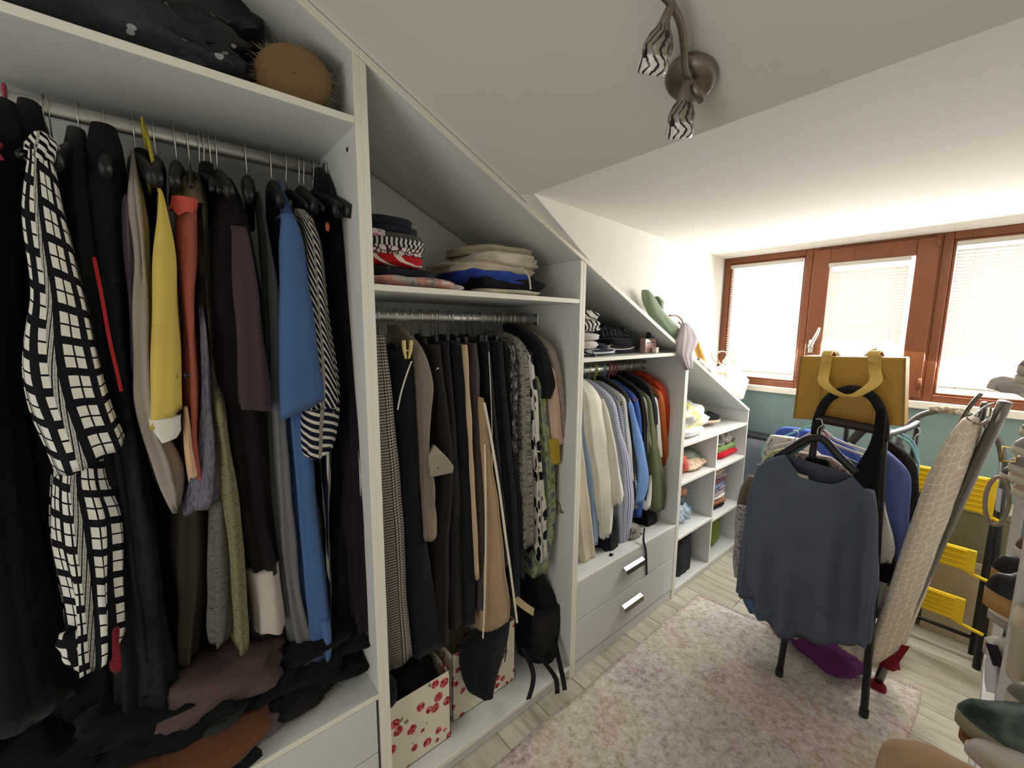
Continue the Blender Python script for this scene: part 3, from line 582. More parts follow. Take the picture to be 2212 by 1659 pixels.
nv = A('dress', 'navy and white striped long dress with tied sleeve', 'dress', stripe((20, 22, 42), (205, 198, 180), .03, .72, 'u', .1), [(900, 680, 716), (1000, 682, 716), (1120, 688, 712), (1250, 700, 716), (1370, 706, 716)], 'navy striped dress', 645, 'wide', xf=-.1, depth=.12, ramp=.0)
gar('sleeve', None, None, stripe((20, 22, 42), (205, 198, 180), .022, .64, 'v', 1.6), [(452, 636, 662), (500, 646, 690), (560, 650, 700), (620, 654, 706), (700, 658, 714), (780, 662, 724), (850, 656, 732), (885, 650, 732)], parent=nv, xf=-.055, depth=.07, ramp=.02, amp=.004)
gar('cuff', None, None, stripe((20, 22, 42), (205, 198, 180), .021, .6, 'v', .35), [(880, 648, 734), (910, 646, 732), (950, 648, 728), (975, 652, 720), (982, 660, 712)], parent=nv, xf=-.052, depth=.075, ramp=0, amp=.003, hem=.004)
A('top', 'tan camisole strap showing behind the navy stripes', 'top', cloth((158, 134, 100)), [(468, 660, 676), (520, 668, 684), (600, 684, 696), (660, 694, 704), (690, 696, 704)], 'tan camisole', 655, 'plastic', xf=-.07, depth=.04, ramp=.02)
A('dress', 'black dress squeezed behind the navy striped dress', 'dress', c_blk, [(430, 672, 714), (600, 690, 726), (900, 712, 740), (1200, 700, 750), (1340, 700, 760)], 'black dress behind the navy stripes', 675, 'wide', xf=-.12, depth=.2)
A('coat', 'long aubergine black coat nearest the partition', 'coat', cloth((26, 20, 26)), [(440, 690, 734), (500, 692, 740), (640, 700, 752), (800, 706, 770), (950, 710, 786), (1100, 714, 800), (1250, 718, 808), (1320, 722, 810), (1335, 735, 808)], 'long aubergine black coat', 692, 'wide', xf=-.07, depth=.26, amp=.008)
lump('hanger_tag', P(708, 500, x=-.06), (.006, .01, .022), plain((176, 84, 50)), hanger(ya(702), ZA, 'black hanger with an orange tag beside the partition', BLK, 'wide', half=.19, group='hangers on the rail of the tall left unit'), nz=.05, n=12, m=8)
# clothes fallen in a heap on the bottom board
def heap(label, mt, px, py, z, d, rot=0, x=-.2, name='garment', **kw):
    p = P(px, py, x=x); o = lump(name, (p.x, p.y, z), d, mt, rot=rot, nz=kw.pop('nz', .3), freq=kw.pop('freq', 9), seed=rnd.randrange(99), **kw); tag(o, label, kw.get('cat', 'clothes'), 'clothes heaped on the bottom board'); return o
ZD = .448
heap('black jumper heaped on the bottom board by the partition', c_blk2, 660, 1470, ZD, (.36, .42, .20), x=-.25, n=50, m=26)
heap('dark charcoal trousers crumpled in front of the heap', c_char, 620, 1530, ZD, (.2, .34, .07), x=-.16)
heap('dusty pink knit showing at the back of the heap', cloth((84, 66, 64)), 470, 1420, ZD+.10, (.22, .26, .12), x=-.17)
heap('black fabric heap at the left of the bottom board', c_blk, 330, 1500, ZD, (.36, .4, .22), x=-.24, n=50, m=26)
heap('black fabric heap lying at the far left end', c_blk, 60, 1560, ZD, (.34, .42, .2), x=-.22, n=50, m=26)
heap('rust brown suede skirt draped over the board edge', cloth((96, 60, 38)), 395, 1590, ZD+.005, (.16, .34, .09), rot=-.1, x=-.07, nz=.2)
heap('mauve grey top poking out beside the suede skirt', cloth((104, 90, 96)), 535, 1555, ZD+.004, (.14, .15, .05), x=-.1)
heap('black trousers folded over the front edge of the board', c_blk, 300, 1650, ZD+.001, (.12, .42, .05), x=-.02, nz=.2)
heap('dark green sleeve end lying on the heap', cloth((46, 52, 46)), 460, 1480, ZD+.02, (.12, .14, .09), x=-.1)
# things on the top shelf of the tall unit
ZS = 2.003
def starbag():
    t = NT('black_tulle_with_stars', .6, .3); v = t.voro(t.obj(), 24); g = t.math('LESS_THAN', v.outputs[0], .20); t.col(t.mix(g, t.mix(t.noise(t.obj(), 7, 3), srgb((22, 23, 26)), srgb((66, 67, 70))), srgb((170, 172, 176)))); return t.m
M_star = starbag()
for i, (px, py, d, rot) in enumerate(((250, 70, (.34, .46, .16), 0), (420, 100, (.26, .26, .10), .2), (60, 30, (.3, .3, .2), 0))):
    p = P(px, py, x=-.2); o = lump('dress', (p.x, p.y, ZS), d, M_star, rot=rot, nz=.35, freq=8, seed=40+i, n=50, m=26)
    tag(o, ['black star spangled tulle dress bundled on the top shelf', 'end of black starry tulle trailing towards the bristly brush', 'dark tulle bundle at the far left of the top shelf'][i], 'dress', 'tulle bundles on the top shelf')
p = P(455, 40, x=-.22); o = lump('plastic_bag', (p.x, p.y, ZS+.12), (.2, .2, .14), plain((40, 42, 46), .15), nz=.4, freq=10, seed=3); tag(o, 'shiny dark plastic bag on top of the starry tulle', 'bag')
wr = thing('bristle_cushion', 'brown oval cushion with dark spiky bristles around its rim on the top shelf', 'cushion', P(640, 225, x=-.12, ))
c0 = P(636, 168, x=-.06); d_, p_ = view_axes(c0); pv = Vector((p_.x, p_.y, 0))*-1; dv = Vector((d_.x, d_.y, 0)); n = 40; vs = []; fs = []
rx = abs((P(722, 170, x=-.06)-P(552, 150, x=-.06)).to_2d().dot(p_))/2; rz = .064
c0.z = ZS+.070; tl = -.24
def el(a, r, dd): return c0 + pv*(math.cos(a)*math.cos(tl)*rx*r-math.sin(a)*math.sin(tl)*rz*r)*1 + Vector((0, 0, (math.sin(a)*math.cos(tl)*rz*1.12+math.cos(a)*math.sin(tl)*rx*.5)*r)) + dv*dd
for r_, h_ in ((.02, -.014), (.8, -.012), (.95, -.006), (1.0, .004), (.98, .03), (.8, .05), (.02, .055)):
    for k in range(n): vs.append(el(2*math.pi*k/n, r_, h_))
for i in range(6):
    for k in range(n): fs.append([i*n+k, i*n+(k+1) % n, (i+1)*n+(k+1) % n, (i+1)*n+k])
mesh('oval_face', vs, fs, cloth((132, 106, 74), .8), wr)
vs = []; fs = []
for i in range(420):
    a = rnd.uniform(0, 6.283); r0 = el(a, .97, rnd.uniform(0, .04)); r1 = el(a+rnd.uniform(-.08, .08), rnd.uniform(1.10, 1.30), rnd.uniform(-.01, .06)); s = len(vs); u = (r1-r0).cross(dv).normalized()*.0015
    if r1.z < ZS: continue
    vs += [r0-u, r0+u, r1, r0+dv*.001]; fs += [[s, s+1, s+2], [s+1, s+3, s+2], [s+3, s, s+2]]
br = mesh('bristle', vs, fs, plain((128, 118, 100), .4), wr, smooth=False); br['kind'] = 'stuff'
# ---------------- bay B: trousers, skirts and tops
def yb(px): return P(px, 690, x=-.24).y
RB_ = 'trousers and tops on the rail of the middle unit'
HB = 'hangers on the rail of the middle unit'
def B(name, label, cat, mt, rows, short=None, hx_=None, hs='clip', hrgb=BLK, hook=None, **kw):
    kw.setdefault('mode', 'slab'); kw.setdefault('ramp', 0 if hs == 'clip' else .07)
    kw.setdefault('depth', .30 if hs == 'clip' else .33); kw.setdefault('xf', -.07); kw.setdefault('amp', .0035)
    o = gar(name, label, cat, mt, rows, group=RB_, **kw)
    if short:
        L = P((rows[0][1]+rows[0][2])/2, rows[0][0], x=kw['xf']); ytop = L.y
        hanger(ytop, ZB, '%s hanger holding the %s' % ({'clip': 'black clip', 'plastic': 'black plastic', 'wide': 'broad curved', 'tube': 'slim'}[hs], short), hrgb, hs, hook=hook, group=HB, drop=max(.06, ZB-L.z-.01) if hs == 'clip' else .085, half=.15, yaw=rnd.uniform(-.2, .2))
    return o
def hound(p=.009):
    def f():
        t = NT('houndstooth_cloth', .85, .15); v, U, V = t.uv()
        a = t.math('GREATER_THAN', t.math('FRACT', t.math('DIVIDE', U, p)), .5); b = t.math('GREATER_THAN', t.math('FRACT', t.math('DIVIDE', V, p)), .5)
        g = t.math('ADD', a, b); t.col(t.ramp(t.math('MULTIPLY', g, .5), [(0, srgb((34, 32, 30))), (.5, srgb((96, 90, 80))), (1, srgb((190, 182, 164)))])); return t.m
    return mat(('hound', p), f)
B('trousers', 'black and beige houndstooth trousers clipped beside the tall partition', 'trousers', hound(), [(726, 800, 838), (760, 800, 843), (850, 804, 856), (1000, 812, 868), (1150, 820, 882), (1300, 826, 890), (1400, 830, 897), (1440, 832, 901)], 'houndstooth trousers', depth=.24, amp=.004)
B('trousers', 'black trousers hanging right of the houndstooth pair', 'trousers', cloth((22, 22, 26)), [(760, 850, 886), (800, 855, 902), (900, 862, 908), (1050, 868, 912), (1200, 876, 932), (1350, 886, 960), (1410, 896, 972)], 'black trousers right of the houndstooth pair')
ribbon('strap', [P(889, 780, x=-.06), P(878, 810, x=-.055), P(866, 850, x=-.055), P(859, 885, x=-.06)], Vector((.0, .002, 0)), .003, cloth((220, 216, 205)), B('top', 'charcoal camisole with a thin white strap', 'top', c_char, [(790, 838, 860), (900, 842, 866), (1000, 846, 868)], None, xf=-.1, depth=.26))
h = hanger(P(855, 720, x=-.24).y, ZB, 'curved cream hanger with a clothes peg among black trousers', (206, 196, 168), 'wide', half=.17, drop=.075, tip=.10, yaw=.35, group=HB)
cp = thing('clothes_peg', 'cream plastic clothes peg clipped on the cream hanger', 'clothes peg', P(884, 755, x=-.06))
bm = bmesh.new()
for s in (-1, 1):
    c = P(880+s*8, 735, x=-.05); e_ = P(880+s*3, 775, x=-.05)
    vs, fs = tube_data(smooth_path([c, c*.5+e_*.5+Vector((0, s*.002, 0)), e_], 4), [.006, .0055, .003], 8); mesh('peg_arm', vs, fs, plain((206, 190, 120), .4), cp)
bm.free()
tube('spring', [P(874, 757, x=-.05), P(888, 757, x=-.05)], .0035, M_chrome, cp)
tb = B('shirt', 'taupe shirt with its cuff hanging sideways', 'shirt', cloth((126, 114, 100)), [(755, 902, 920), (800, 904, 934), (840, 906, 945), (870, 908, 938), (960, 912, 930), (1050, 914, 944), (1170, 916, 938)], 'taupe shirt', hs='plastic', xf=-.055, depth=.25, amp=.004)
prism('cuff', [P(926, 985, x=-.05), P(940, 962, x=-.05), P(968, 990, x=-.05), P(981, 1008, x=-.05), P(979, 1022, x=-.05), P(930, 1032, x=-.05)], (-.02, .004, 0), cloth((150, 138, 122)), tb, bev=.003, label='pale taupe cuff')
lump('cuff_button', P(946, 1013, x=-.051), (.004, .006, .006), plain((60, 52, 46)), tb, nz=0, n=10, m=6)
B('shorts', 'tan shorts hem with a dangling tie under the taupe shirt', 'shorts', cloth((138, 122, 102)), [(1060, 918, 935), (1120, 916, 946), (1168, 918, 950)], None, xf=-.06, depth=.2)
BK = [('trousers', 'black wide trousers, first to the right of the taupe shirt', c_brn, [(745, 928, 958), (850, 938, 972), (1000, 950, 990), (1200, 940, 978), (1350, 938, 975), (1390, 950, 976)]),
      ('skirt', 'brown black pleated skirt beside the wide black trousers', cloth((30, 24, 26)), [(740, 955, 976), (900, 968, 992), (1100, 972, 1000), (1300, 968, 1004), (1360, 976, 1008)]),
      ('trousers', 'navy black trousers left of the cream lined coat', c_navy, [(738, 975, 1000), (850, 984, 1010), (1000, 990, 1022), (1150, 994, 1030), (1300, 990, 1034), (1350, 994, 1036)])]
for nm, lb, mt_, rows in BK: B(nm, lb, nm, mt_, rows, lb, amp=.0035)
B('coat', 'black coat whose cream satin lining shows as a thin edge', 'coat', cloth((196, 172, 140)), [(745, 1002, 1013), (850, 1010, 1017), (950, 1016, 1022), (1050, 1020, 1028), (1150, 1026, 1032), (1250, 1030, 1036)], 'cream lined coat', xf=-.06, depth=.28, amp=.001)
B('trousers', 'grey brown trousers with a sharp crease beside the camel skirt', 'trousers', cloth((70, 62, 64)), [(742, 1018, 1034), (820, 1020, 1042), (940, 1024, 1044), (1100, 1032, 1049), (1250, 1036, 1050), (1320, 1034, 1046)], 'grey brown trousers', amp=.002)
cm = B('skirt', 'camel wrap skirt with a cream edge reaching below its neighbours', 'skirt', cloth((170, 144, 112)), [(860, 1040, 1046), (950, 1044, 1062), (1050, 1048, 1078), (1150, 1050, 1090), (1250, 1048, 1104), (1330, 1046, 1114), (1368, 1044, 1112)], 'camel wrap skirt', xf=-.05, amp=.002)
ribbon('edging', [P(px, py, x=-.046) for px, py in ((1046, 870), (1063, 960), (1079, 1060), (1091, 1150), (1105, 1250), (1117, 1345))], Vector((0, .004, .0005)), .004, cloth((222, 214, 196)), cm, label='cream edging')
ribbon('edging', [P(px, py, x=-.046) for px, py in ((1047, 960), (1049, 1100), (1048, 1250), (1043, 1385))], Vector((0, .0022, .0005)), .004, cloth((222, 214, 196)), cm)
for i, (a, b, c, d, bt, lb) in enumerate(((1044, 1062, 1078, 1100, 1230, 'black trousers with white piping right of the camel skirt'), (1056, 1076, 1094, 1112, 1270, 'black crepe trousers in the crowded middle of the rail'), (1070, 1090, 1108, 1124, 1290, 'black jeans third to the right of the camel skirt'), (1086, 1102, 1122, 1134, 1250, 'charcoal leggings just left of the grey plaid dress'))):
    o = B('trousers', lb, 'trousers', (c_blk2, c_blk, c_navy, c_char)[i], [(738, a, b), (900, a+12, b+12), (1100, c-8, d-4), (bt, c-2, d+4)], lb, xf=-.07-.01*(i % 2))
    if i == 0: ribbon('piping', [P(px, py, x=-.068) for px, py in ((1056, 760), (1062, 900), (1064, 1050), (1066, 1150))], Vector((0, .0012, 0)), .002, cloth((214, 208, 196)), o, label='white piping')
B('top', 'black sequin top with ruffled straps', 'top', blotch([(14, 14, 16), (30, 30, 32), (150, 148, 142)], 34), [(742, 1098, 1116), (800, 1102, 1120), (900, 1106, 1120), (990, 1108, 1118)], 'black sequin top', hs='plastic', ramp=.025, depth=.28)
plaid = blotch([(70, 68, 64), (104, 102, 94), (146, 142, 130), (88, 86, 78)], 16, (1, 4, 1), 4)
B('dress', 'grey plaid chiffon dress with a frayed edge', 'dress', plaid, [(730, 1116, 1138), (800, 1122, 1150), (950, 1124, 1154), (1080, 1126, 1160), (1185, 1128, 1162)], 'grey plaid chiffon dress', hs='plastic', ramp=.025, depth=.28, amp=.005)
bw = cells((16, 16, 18), [(214, 210, 198)], 22, .24); bw2 = cells((222, 218, 206), [(16, 16, 18)], 34, .13, edge=True)
B('dress', 'black dress with bold white abstract blots', 'dress', cells((214, 210, 198), [(16, 16, 18)], 20, .46), [(745, 1136, 1152), (820, 1142, 1162), (950, 1150, 1172), (1080, 1160, 1182), (1160, 1164, 1186), (1212, 1168, 1188)], 'black and white abstract dress', hs='plastic', ramp=.025, depth=.26, amp=.004)
B('blouse', 'black blouse with a kimono sleeve below the shoulder hook', 'blouse', c_blk2, [(740, 1158, 1180), (775, 1165, 1196), (815, 1172, 1206), (835, 1176, 1209), (862, 1178, 1192)], 'black kimono blouse', hs='wide', xf=-.055, depth=.26, amp=.001, hem=.003)
grn = blotch([(70, 84, 66), (134, 148, 92), (160, 170, 130), (78, 84, 130), (126, 140, 90)], 14, (1, 1, 1), 6)
B('dress', 'green paisley dress with purple accents', 'dress', grn, [(800, 1158, 1180), (900, 1168, 1188), (1000, 1180, 1200), (1100, 1182, 1204), (1180, 1166, 1198), (1245, 1158, 1184)], 'green paisley dress', hs='plastic', ramp=.025, xf=-.075, depth=.24, amp=.004)
B('blouse', 'blush pink blouse edge with a mustard patch', 'blouse', cloth((206, 176, 156)), [(790, 1188, 1204), (870, 1194, 1212), (940, 1198, 1220), (962, 1200, 1222)], 'blush pink blouse', hs='plastic', xf=-.06, depth=.2, amp=.001)
B('blouse', 'mustard yellow blouse hem under the blush pink one', 'blouse', cloth((176, 148, 48)), [(950, 1190, 1210), (975, 1192, 1214), (1004, 1194, 1216)], None, xf=-.058, depth=.16, amp=.001)
lace = blotch([(112, 100, 90), (160, 148, 134), (126, 114, 104)], 30, (1, 1, 1), 6)
B('blouse', 'grey beige crinkled blouse with ruffled wrist', 'blouse', lace, [(750, 1180, 1206), (820, 1204, 1222), (900, 1210, 1234), (980, 1216, 1244), (1050, 1220, 1250), (1090, 1214, 1246), (1106, 1208, 1232)], 'grey beige crinkled blouse', hs='wide', xf=-.06, depth=.28, amp=.005)
B('dress', 'beige dress with knotted rosettes behind the crinkled blouse', 'dress', blotch([(128, 116, 100), (158, 144, 126), (108, 98, 84)], 18), [(900, 1218, 1236), (1000, 1228, 1246), (1100, 1214, 1240), (1180, 1208, 1226)], None, xf=-.08, depth=.2)
hanger(P(1210, 700, x=-.24).y, ZB, 'broad black coat hanger nearest the right partition', (20, 20, 22), 'wide', half=.2, drop=.07, tip=.09, group=HB)
for i in range(9):
    hanger(P(835+i*34, 690, x=-.24).y+.004, ZB, 'black clip hanger crowded on the middle rail between dark trousers', BLK, 'clip', drop=.095, half=.13, yaw=rnd.uniform(-.3, .3), group='black clip hangers crowded on the middle rail')
tg = prism('swing_tag', [P(1190, 1168, x=-.2), P(1197, 1168, x=-.2), P(1199, 1296, x=-.2), P(1190, 1296, x=-.2)], (-.003, 0, 0), plain((176, 170, 158), .7), at=P(1195, 1296, x=-.2)); tag(tg, 'long pale ribbon hanging in front of the right partition', 'ribbon')
# boxes, bags on the bottom board of the middle unit
def floral():
    t = NT('rose_print_paper', .55, .3); o = t.obj(); 
    sw = t.n('ShaderNodeVectorMath', operation='ADD'); nz = t.n('ShaderNodeTexNoise'); t.L(o, nz.inputs['Vector']); nz.inputs['Scale'].default_value = 26
    s2 = t.n('ShaderNodeVectorMath', operation='SCALE'); t.L(nz.outputs['Color'], s2.inputs[0]); s2.inputs['Scale'].default_value = .012; t.L(o, sw.inputs[0]); t.L(s2.outputs[0], sw.inputs[1])
    v = t.voro(sw.outputs[0], 23, rand=.9); sp = t.n('ShaderNodeSeparateColor'); t.L(v.outputs['Color'], sp.inputs[0])
    rad = t.math('MULTIPLY', t.math('ADD', sp.outputs[0], .2), .40); g = t.math('LESS_THAN', v.outputs[0], rad)
    petal = t.noise(sw.outputs[0], 90, 3); rc = t.ramp(petal, [(.36, srgb((118, 18, 34))), (.5, srgb((186, 50, 66))), (.62, srgb((226, 138, 142)))])
    g = t.math('MULTIPLY', g, t.math('GREATER_THAN', sp.outputs[2], .10))
    lv = t.voro(sw.outputs[0], 26, rand=1.0); gl = t.math('MULTIPLY', t.math('LESS_THAN', lv.outputs[0], .26), t.math('LESS_THAN', t.noise(o, 14, 2), .47))
    base = t.mix(gl, t.mix(t.noise(o, 12, 3), srgb((222, 214, 192)), srgb((238, 232, 214))), srgb((138, 142, 94))); t.col(t.mix(g, base, rc)); return t.m
M_flo = floral(); zb = .063
def fbox(label, pl, pr, py, ht, xf, dp, lid=False):
    a = P(pl, py, x=xf); b = P(pr, py, x=xf); t = thing('storage_box', label, 'box', (xf-dp/2, (a.y+b.y)/2, zb), group='floral cardboard boxes')
    lo = (xf-dp, a.y, zb); hi = (xf, b.y, zb+ht); bm = bmesh.new(); th = .004
    add_box(bm, lo, (hi[0], hi[1], zb+th), .001); add_box(bm, (hi[0]-th, lo[1], zb), hi, .001); add_box(bm, lo, (lo[0]+th, hi[1], hi[2]), .001); add_box(bm, lo, (hi[0], lo[1]+th, hi[2]), .001); add_box(bm, (lo[0], hi[1]-th, zb), hi, .001)
    bm_obj('box_body', bm, M_flo, t); return t, lo, hi
f1, lo1, hi1 = fbox('open white box with red roses and black clothing in it', 838, 972, 1480, .26, -.06, .3)
l1 = lump('jumper', (-.2, (lo1[1]+hi1[1])/2, zb+.16), (.22, hi1[1]-lo1[1]-.03, .13), c_blk, seed=5, nz=.2); tag(l1, 'black jumper stuffed in the left floral box', 'jumper')
f2, lo2, hi2 = fbox('second rose printed box behind the hanging black pouch', 976, 1112, 1400, .27, -.1, .28)
pl_ = gar('pouch', 'black cloth pouch hanging in front of the second rose box', 'bag', c_blk, [(1366, 992, 1100), (1400, 990, 1096), (1440, 998, 1086), (1475, 1010, 1070), (1500, 1035, 1062)], xf=-.03, depth=.07, ramp=0, amp=.003)
ribbon('drawstring', [P(1092, 1362, x=-.03), P(1094, 1400, x=-.025), P(1090, 1430, x=-.025)], Vector((0, .002, 0)), .002, c_blk, pl_)
bp = thing('backpack', 'black backpack with dangling straps leaning at the right partition', 'backpack', P(1170, 1410, x=-.12))
M_bpk = cloth((22, 21, 22))
gar('bag_body', None, None, M_bpk, [(1230, 1128, 1160), (1270, 1120, 1190), (1320, 1116, 1222), (1380, 1114, 1216), (1415, 1118, 1200)], parent=bp, xf=-.07, depth=.2, ramp=0, amp=.005, lam=.09)
gar('front_pocket', None, None, cloth((30, 29, 30)), [(1318, 1150, 1208), (1360, 1148, 1210), (1400, 1152, 1200)], parent=bp, xf=-.055, depth=.05, ramp=0, amp=.003)
ribbon('striped_band', [P(1112, 1292, x=-.09), P(1134, 1310, x=-.075), P(1152, 1322, x=-.08)], Vector((0, .003, .016)), .006, stripe((206, 186, 150), (30, 26, 28), .012, .6, 'v'), bp, label='cream band with black stripes')
for pts in ([(1130, 1400), (1148, 1440), (1152, 1470), (1142, 1510)], [(1150, 1405), (1175, 1430), (1200, 1465), (1204, 1498)], [(1196, 1370), (1206, 1420), (1216, 1465), (1220, 1490)]):
    ribbon('strap', [P(px, py, x=-.06+.045*i) for i, (px, py) in enumerate(pts)], Vector((.004, .009, 0)), .004, M_bpk, bp)
gl = lump('glove', P(840, 1530, x=-.03), (.04, .05, .11), c_blk, nz=.25, seed=8); tag(gl, 'black glove end hanging over the left floral box', 'glove')
# folded things on the shelf over the trousers
def fold(name, label, mt, l, t_, r, b, xf=-.06, dp=.26, grp='folded clothes on the sloping shelf of the middle unit', cat='clothes', **kw):
    a = P(l, b, x=xf); c = P(r, b, x=xf); top = P((l+r)/2, t_, x=xf); bot = P((l+r)/2, b, x=xf)
    zz = kw.pop('zbase', None); z0 = bot.z if zz is None else zz
    o = lump(name, (xf-dp/2, (a.y+c.y)/2, z0), (dp, abs(c.y-a.y), max(.008, top.z-z0)), mt, seed=rnd.randrange(999), nz=kw.pop('nz', .07), layers=kw.pop('layers', 2), ev=kw.pop('ev', 3.0), ex=4, **kw); return tag(o, label, cat, grp)
zs = 1.613
dia = cells((214, 204, 198), [(70, 22, 34)], 60, .1, edge=True)
fold('blouse', 'leafy grey and coral blouse spread at the shelf edge', blotch([(96, 92, 88), (176, 168, 160), (200, 128, 116), (206, 200, 190)], 16, (1, 1, 1), 6), 815, 596, 1018, 622, xf=-.03, dp=.22, zbase=zs, nz=.3, layers=0, cat='blouse', sag=.5)
fold('dress', 'navy folded dress with magenta roses', cells((28, 28, 36), [(176, 34, 64), (96, 96, 110)], 26, .3), 790, 572, 952, 606, xf=-.07, cat='dress', nz=.15)
fold('top', 'red folded top with white stripes', stripe((176, 26, 34), (228, 214, 204), .04, .72, 'v', .5), 790, 543, 926, 578, xf=-.07, cat='top', nz=.12)
fold('shirt', 'maroon folded shirt with white diamonds', dia, 790, 524, 932, 556, xf=-.07, cat='shirt')
fold('shirt', 'grey, black and white striped folded shirt', stripe((206, 202, 196), (34, 34, 38), .014, .5, 'u'), 790, 505, 936, 540, xf=-.07, cat='shirt')
fold('jumper', 'dark grey folded jumper in the left stack', cloth((72, 72, 70)), 790, 496, 934, 520, xf=-.07, cat='jumper')
fold('shirt', 'pink and white patterned folded shirt under the navy ones', blotch([(186, 60, 84), (212, 200, 196), (60, 40, 50)], 24), 788, 488, 842, 508, xf=-.055, dp=.2, cat='shirt')
fold('top', 'thin navy folded top second from the top of the left stack', cloth((34, 36, 48)), 800, 482, 918, 502, xf=-.07, cat='top')
fold('top', 'thick navy black folded top crowning the left stack', cloth((30, 31, 42)), 790, 458, 908, 490, xf=-.07, cat='top', sag=.15)
beige = cloth((188, 176, 156))
fold('vest', 'crumpled off white vest lying flat at the shelf edge', cloth((206, 192, 174)), 1035, 623, 1172, 640, xf=-.05, zbase=zs, nz=.3, layers=0, cat='vest')
fold('dress', 'black dress with a cream strap under the blue top', c_blk, 1015, 588, 1190, 638, xf=-.08, zbase=zs, cat='dress', nz=.18, layers=0)
fold('top', 'royal blue folded top', cloth((38, 64, 148)), 1010, 580, 1176, 622, xf=-.075, cat='top', nz=.2)
ribbon('strap', [P(1133, 583, x=-.06), P(1143, 600, x=-.05), P(1146, 625, x=-.05)], Vector((0, .003, 0)), .003, cloth((206, 196, 176))).name = 'cream_strap'
tag(bpy.data.objects['cream_strap'], 'thin cream strap lying over the royal blue top', 'strap')
fold('cardigan', 'beige knitted cardigan, lowest of the beige heap', beige, 992, 562, 1172, 600, xf=-.09, cat='cardigan', nz=.22)
fold('jumper', 'cream white jumper folded into the beige heap', cloth((204, 194, 176)), 1040, 542, 1176, 578, xf=-.10, cat='jumper', nz=.22)
fold('jumper', 'beige jumper topping the heap under the sloping board', cloth((180, 168, 146)), 1030, 526, 1160, 556, xf=-.13, dp=.24, cat='jumper', nz=.3, sag=.3)
# ---------------- bay C: shirts
RC_ = 'shirts on the short rail above the drawers'; HC = 'hangers on the short rail above the drawers'
def Cg(name, label, cat, mt, rows, short=None, hs='plastic', hrgb=BLK, hook=None, **kw):
    kw.setdefault('mode', 'slab'); kw.setdefault('xf', -.07); kw.setdefault('depth', .30); kw.setdefault('amp', .004); kw.setdefault('ramp', .07)
    o = gar(name, label, cat, mt, rows, group=RC_, **kw)
    if short:
        L = P((rows[0][1]+rows[0][2])/2, rows[0][0], x=kw['xf']); hanger(L.y, ZC, '%s hanger holding the %s' % ({'plastic': 'black plastic', 'wide': 'broad black', 'tube': 'slim coloured'}[hs], short), hrgb, hs, hook=hook, group=HC, half=.16, tip=.07, yaw=rnd.uniform(-.1, .1))
    return o
bstr = stripe((222, 222, 222), (70, 84, 140), .011, .5, 'u')
Cg('shirt', 'long beige linen shirt hanging beside the partition', 'shirt', cloth((206, 194, 170)), [(880, 1236, 1256), (960, 1240, 1262), (1060, 1244, 1274), (1150, 1248, 1284), (1218, 1262, 1290)], None, xf=-.07, depth=.2)
Cg('shirt', 'pale blue shirt tucked between the beige and ivory ones', 'shirt', cloth((148, 172, 204)), [(870, 1250, 1264), (950, 1256, 1276), (1050, 1268, 1300), (1110, 1272, 1300), (1180, 1276, 1296)], 'pale blue shirt', xf=-.075)
iv = Cg('blouse', 'ivory satin blouse with full sleeves', 'blouse', cloth((226, 222, 206), .6), [(845, 1262, 1298), (880, 1262, 1312), (950, 1268, 1326), (1020, 1282, 1336), (1100, 1296, 1330), (1160, 1304, 1322)], 'ivory satin blouse', xf=-.06, amp=.006)
gar('sleeve', None, None, cloth((226, 222, 206), .6), [(862, 1298, 1304), (885, 1297, 1314), (930, 1300, 1323), (980, 1306, 1332), (1040, 1312, 1342), (1065, 1312, 1347), (1080, 1316, 1346), (1090, 1326, 1340)], parent=iv, mode='px', xf=-.04, depth=.06, ramp=0, amp=.004)
Cg('blouse', 'black lace blouse hanging low under the ivory sleeve', 'blouse', c_blk, [(1060, 1300, 1326), (1140, 1298, 1336), (1195, 1296, 1340)], None, xf=-.1, depth=.22)
prism('sash_end', [P(1318, 1205, x=-.03), P(1322, 1196, x=-.03), P(1344, 1206, x=-.03), P(1342, 1218, x=-.03), P(1330, 1226, x=-.03)], (-.012, 0, 0), c_blk, Cg('top', 'black top with a loose sash end above the drawers', 'top', c_blk2, [(1120, 1318, 1334), (1170, 1312, 1338), (1205, 1318, 1336)], None, xf=-.06, depth=.16), bev=.002)
Cg('shirt', 'blue and white pinstriped shirt', 'shirt', bstr, [(860, 1312, 1330), (920, 1322, 1344), (1000, 1336, 1368), (1080, 1336, 1380), (1130, 1338, 1372), (1178, 1342, 1362)], 'blue pinstriped shirt', xf=-.065, amp=.005)
Cg('shirt', 'second blue pinstriped shirt with a rolled cuff', 'shirt', stripe((222, 222, 222), (60, 76, 132), .013, .45, 'v', .4), [(870, 1334, 1346), (960, 1344, 1366), (1060, 1352, 1380), (1100, 1360, 1382)], 'pinstriped shirt with rolled cuff', xf=-.075)
Cg('shirt', 'light grey linen shirt between striped and blue ones', 'shirt', cloth((196, 198, 196)), [(862, 1344, 1354), (920, 1350, 1362), (980, 1356, 1368), (1040, 1360, 1372)], 'light grey linen shirt')
Cg('jacket', 'charcoal jacket behind the sky blue shirt', 'jacket', c_char, [(852, 1350, 1362), (950, 1362, 1376), (1080, 1372, 1384)], 'charcoal jacket')
Cg('shirt', 'sky blue shirt with a pointed cuff', 'shirt', cloth((112, 150, 206)), [(866, 1358, 1370), (930, 1368, 1386), (990, 1376, 1400), (1020, 1380, 1406), (1060, 1378, 1402), (1090, 1376, 1390)], 'sky blue shirt', xf=-.06)
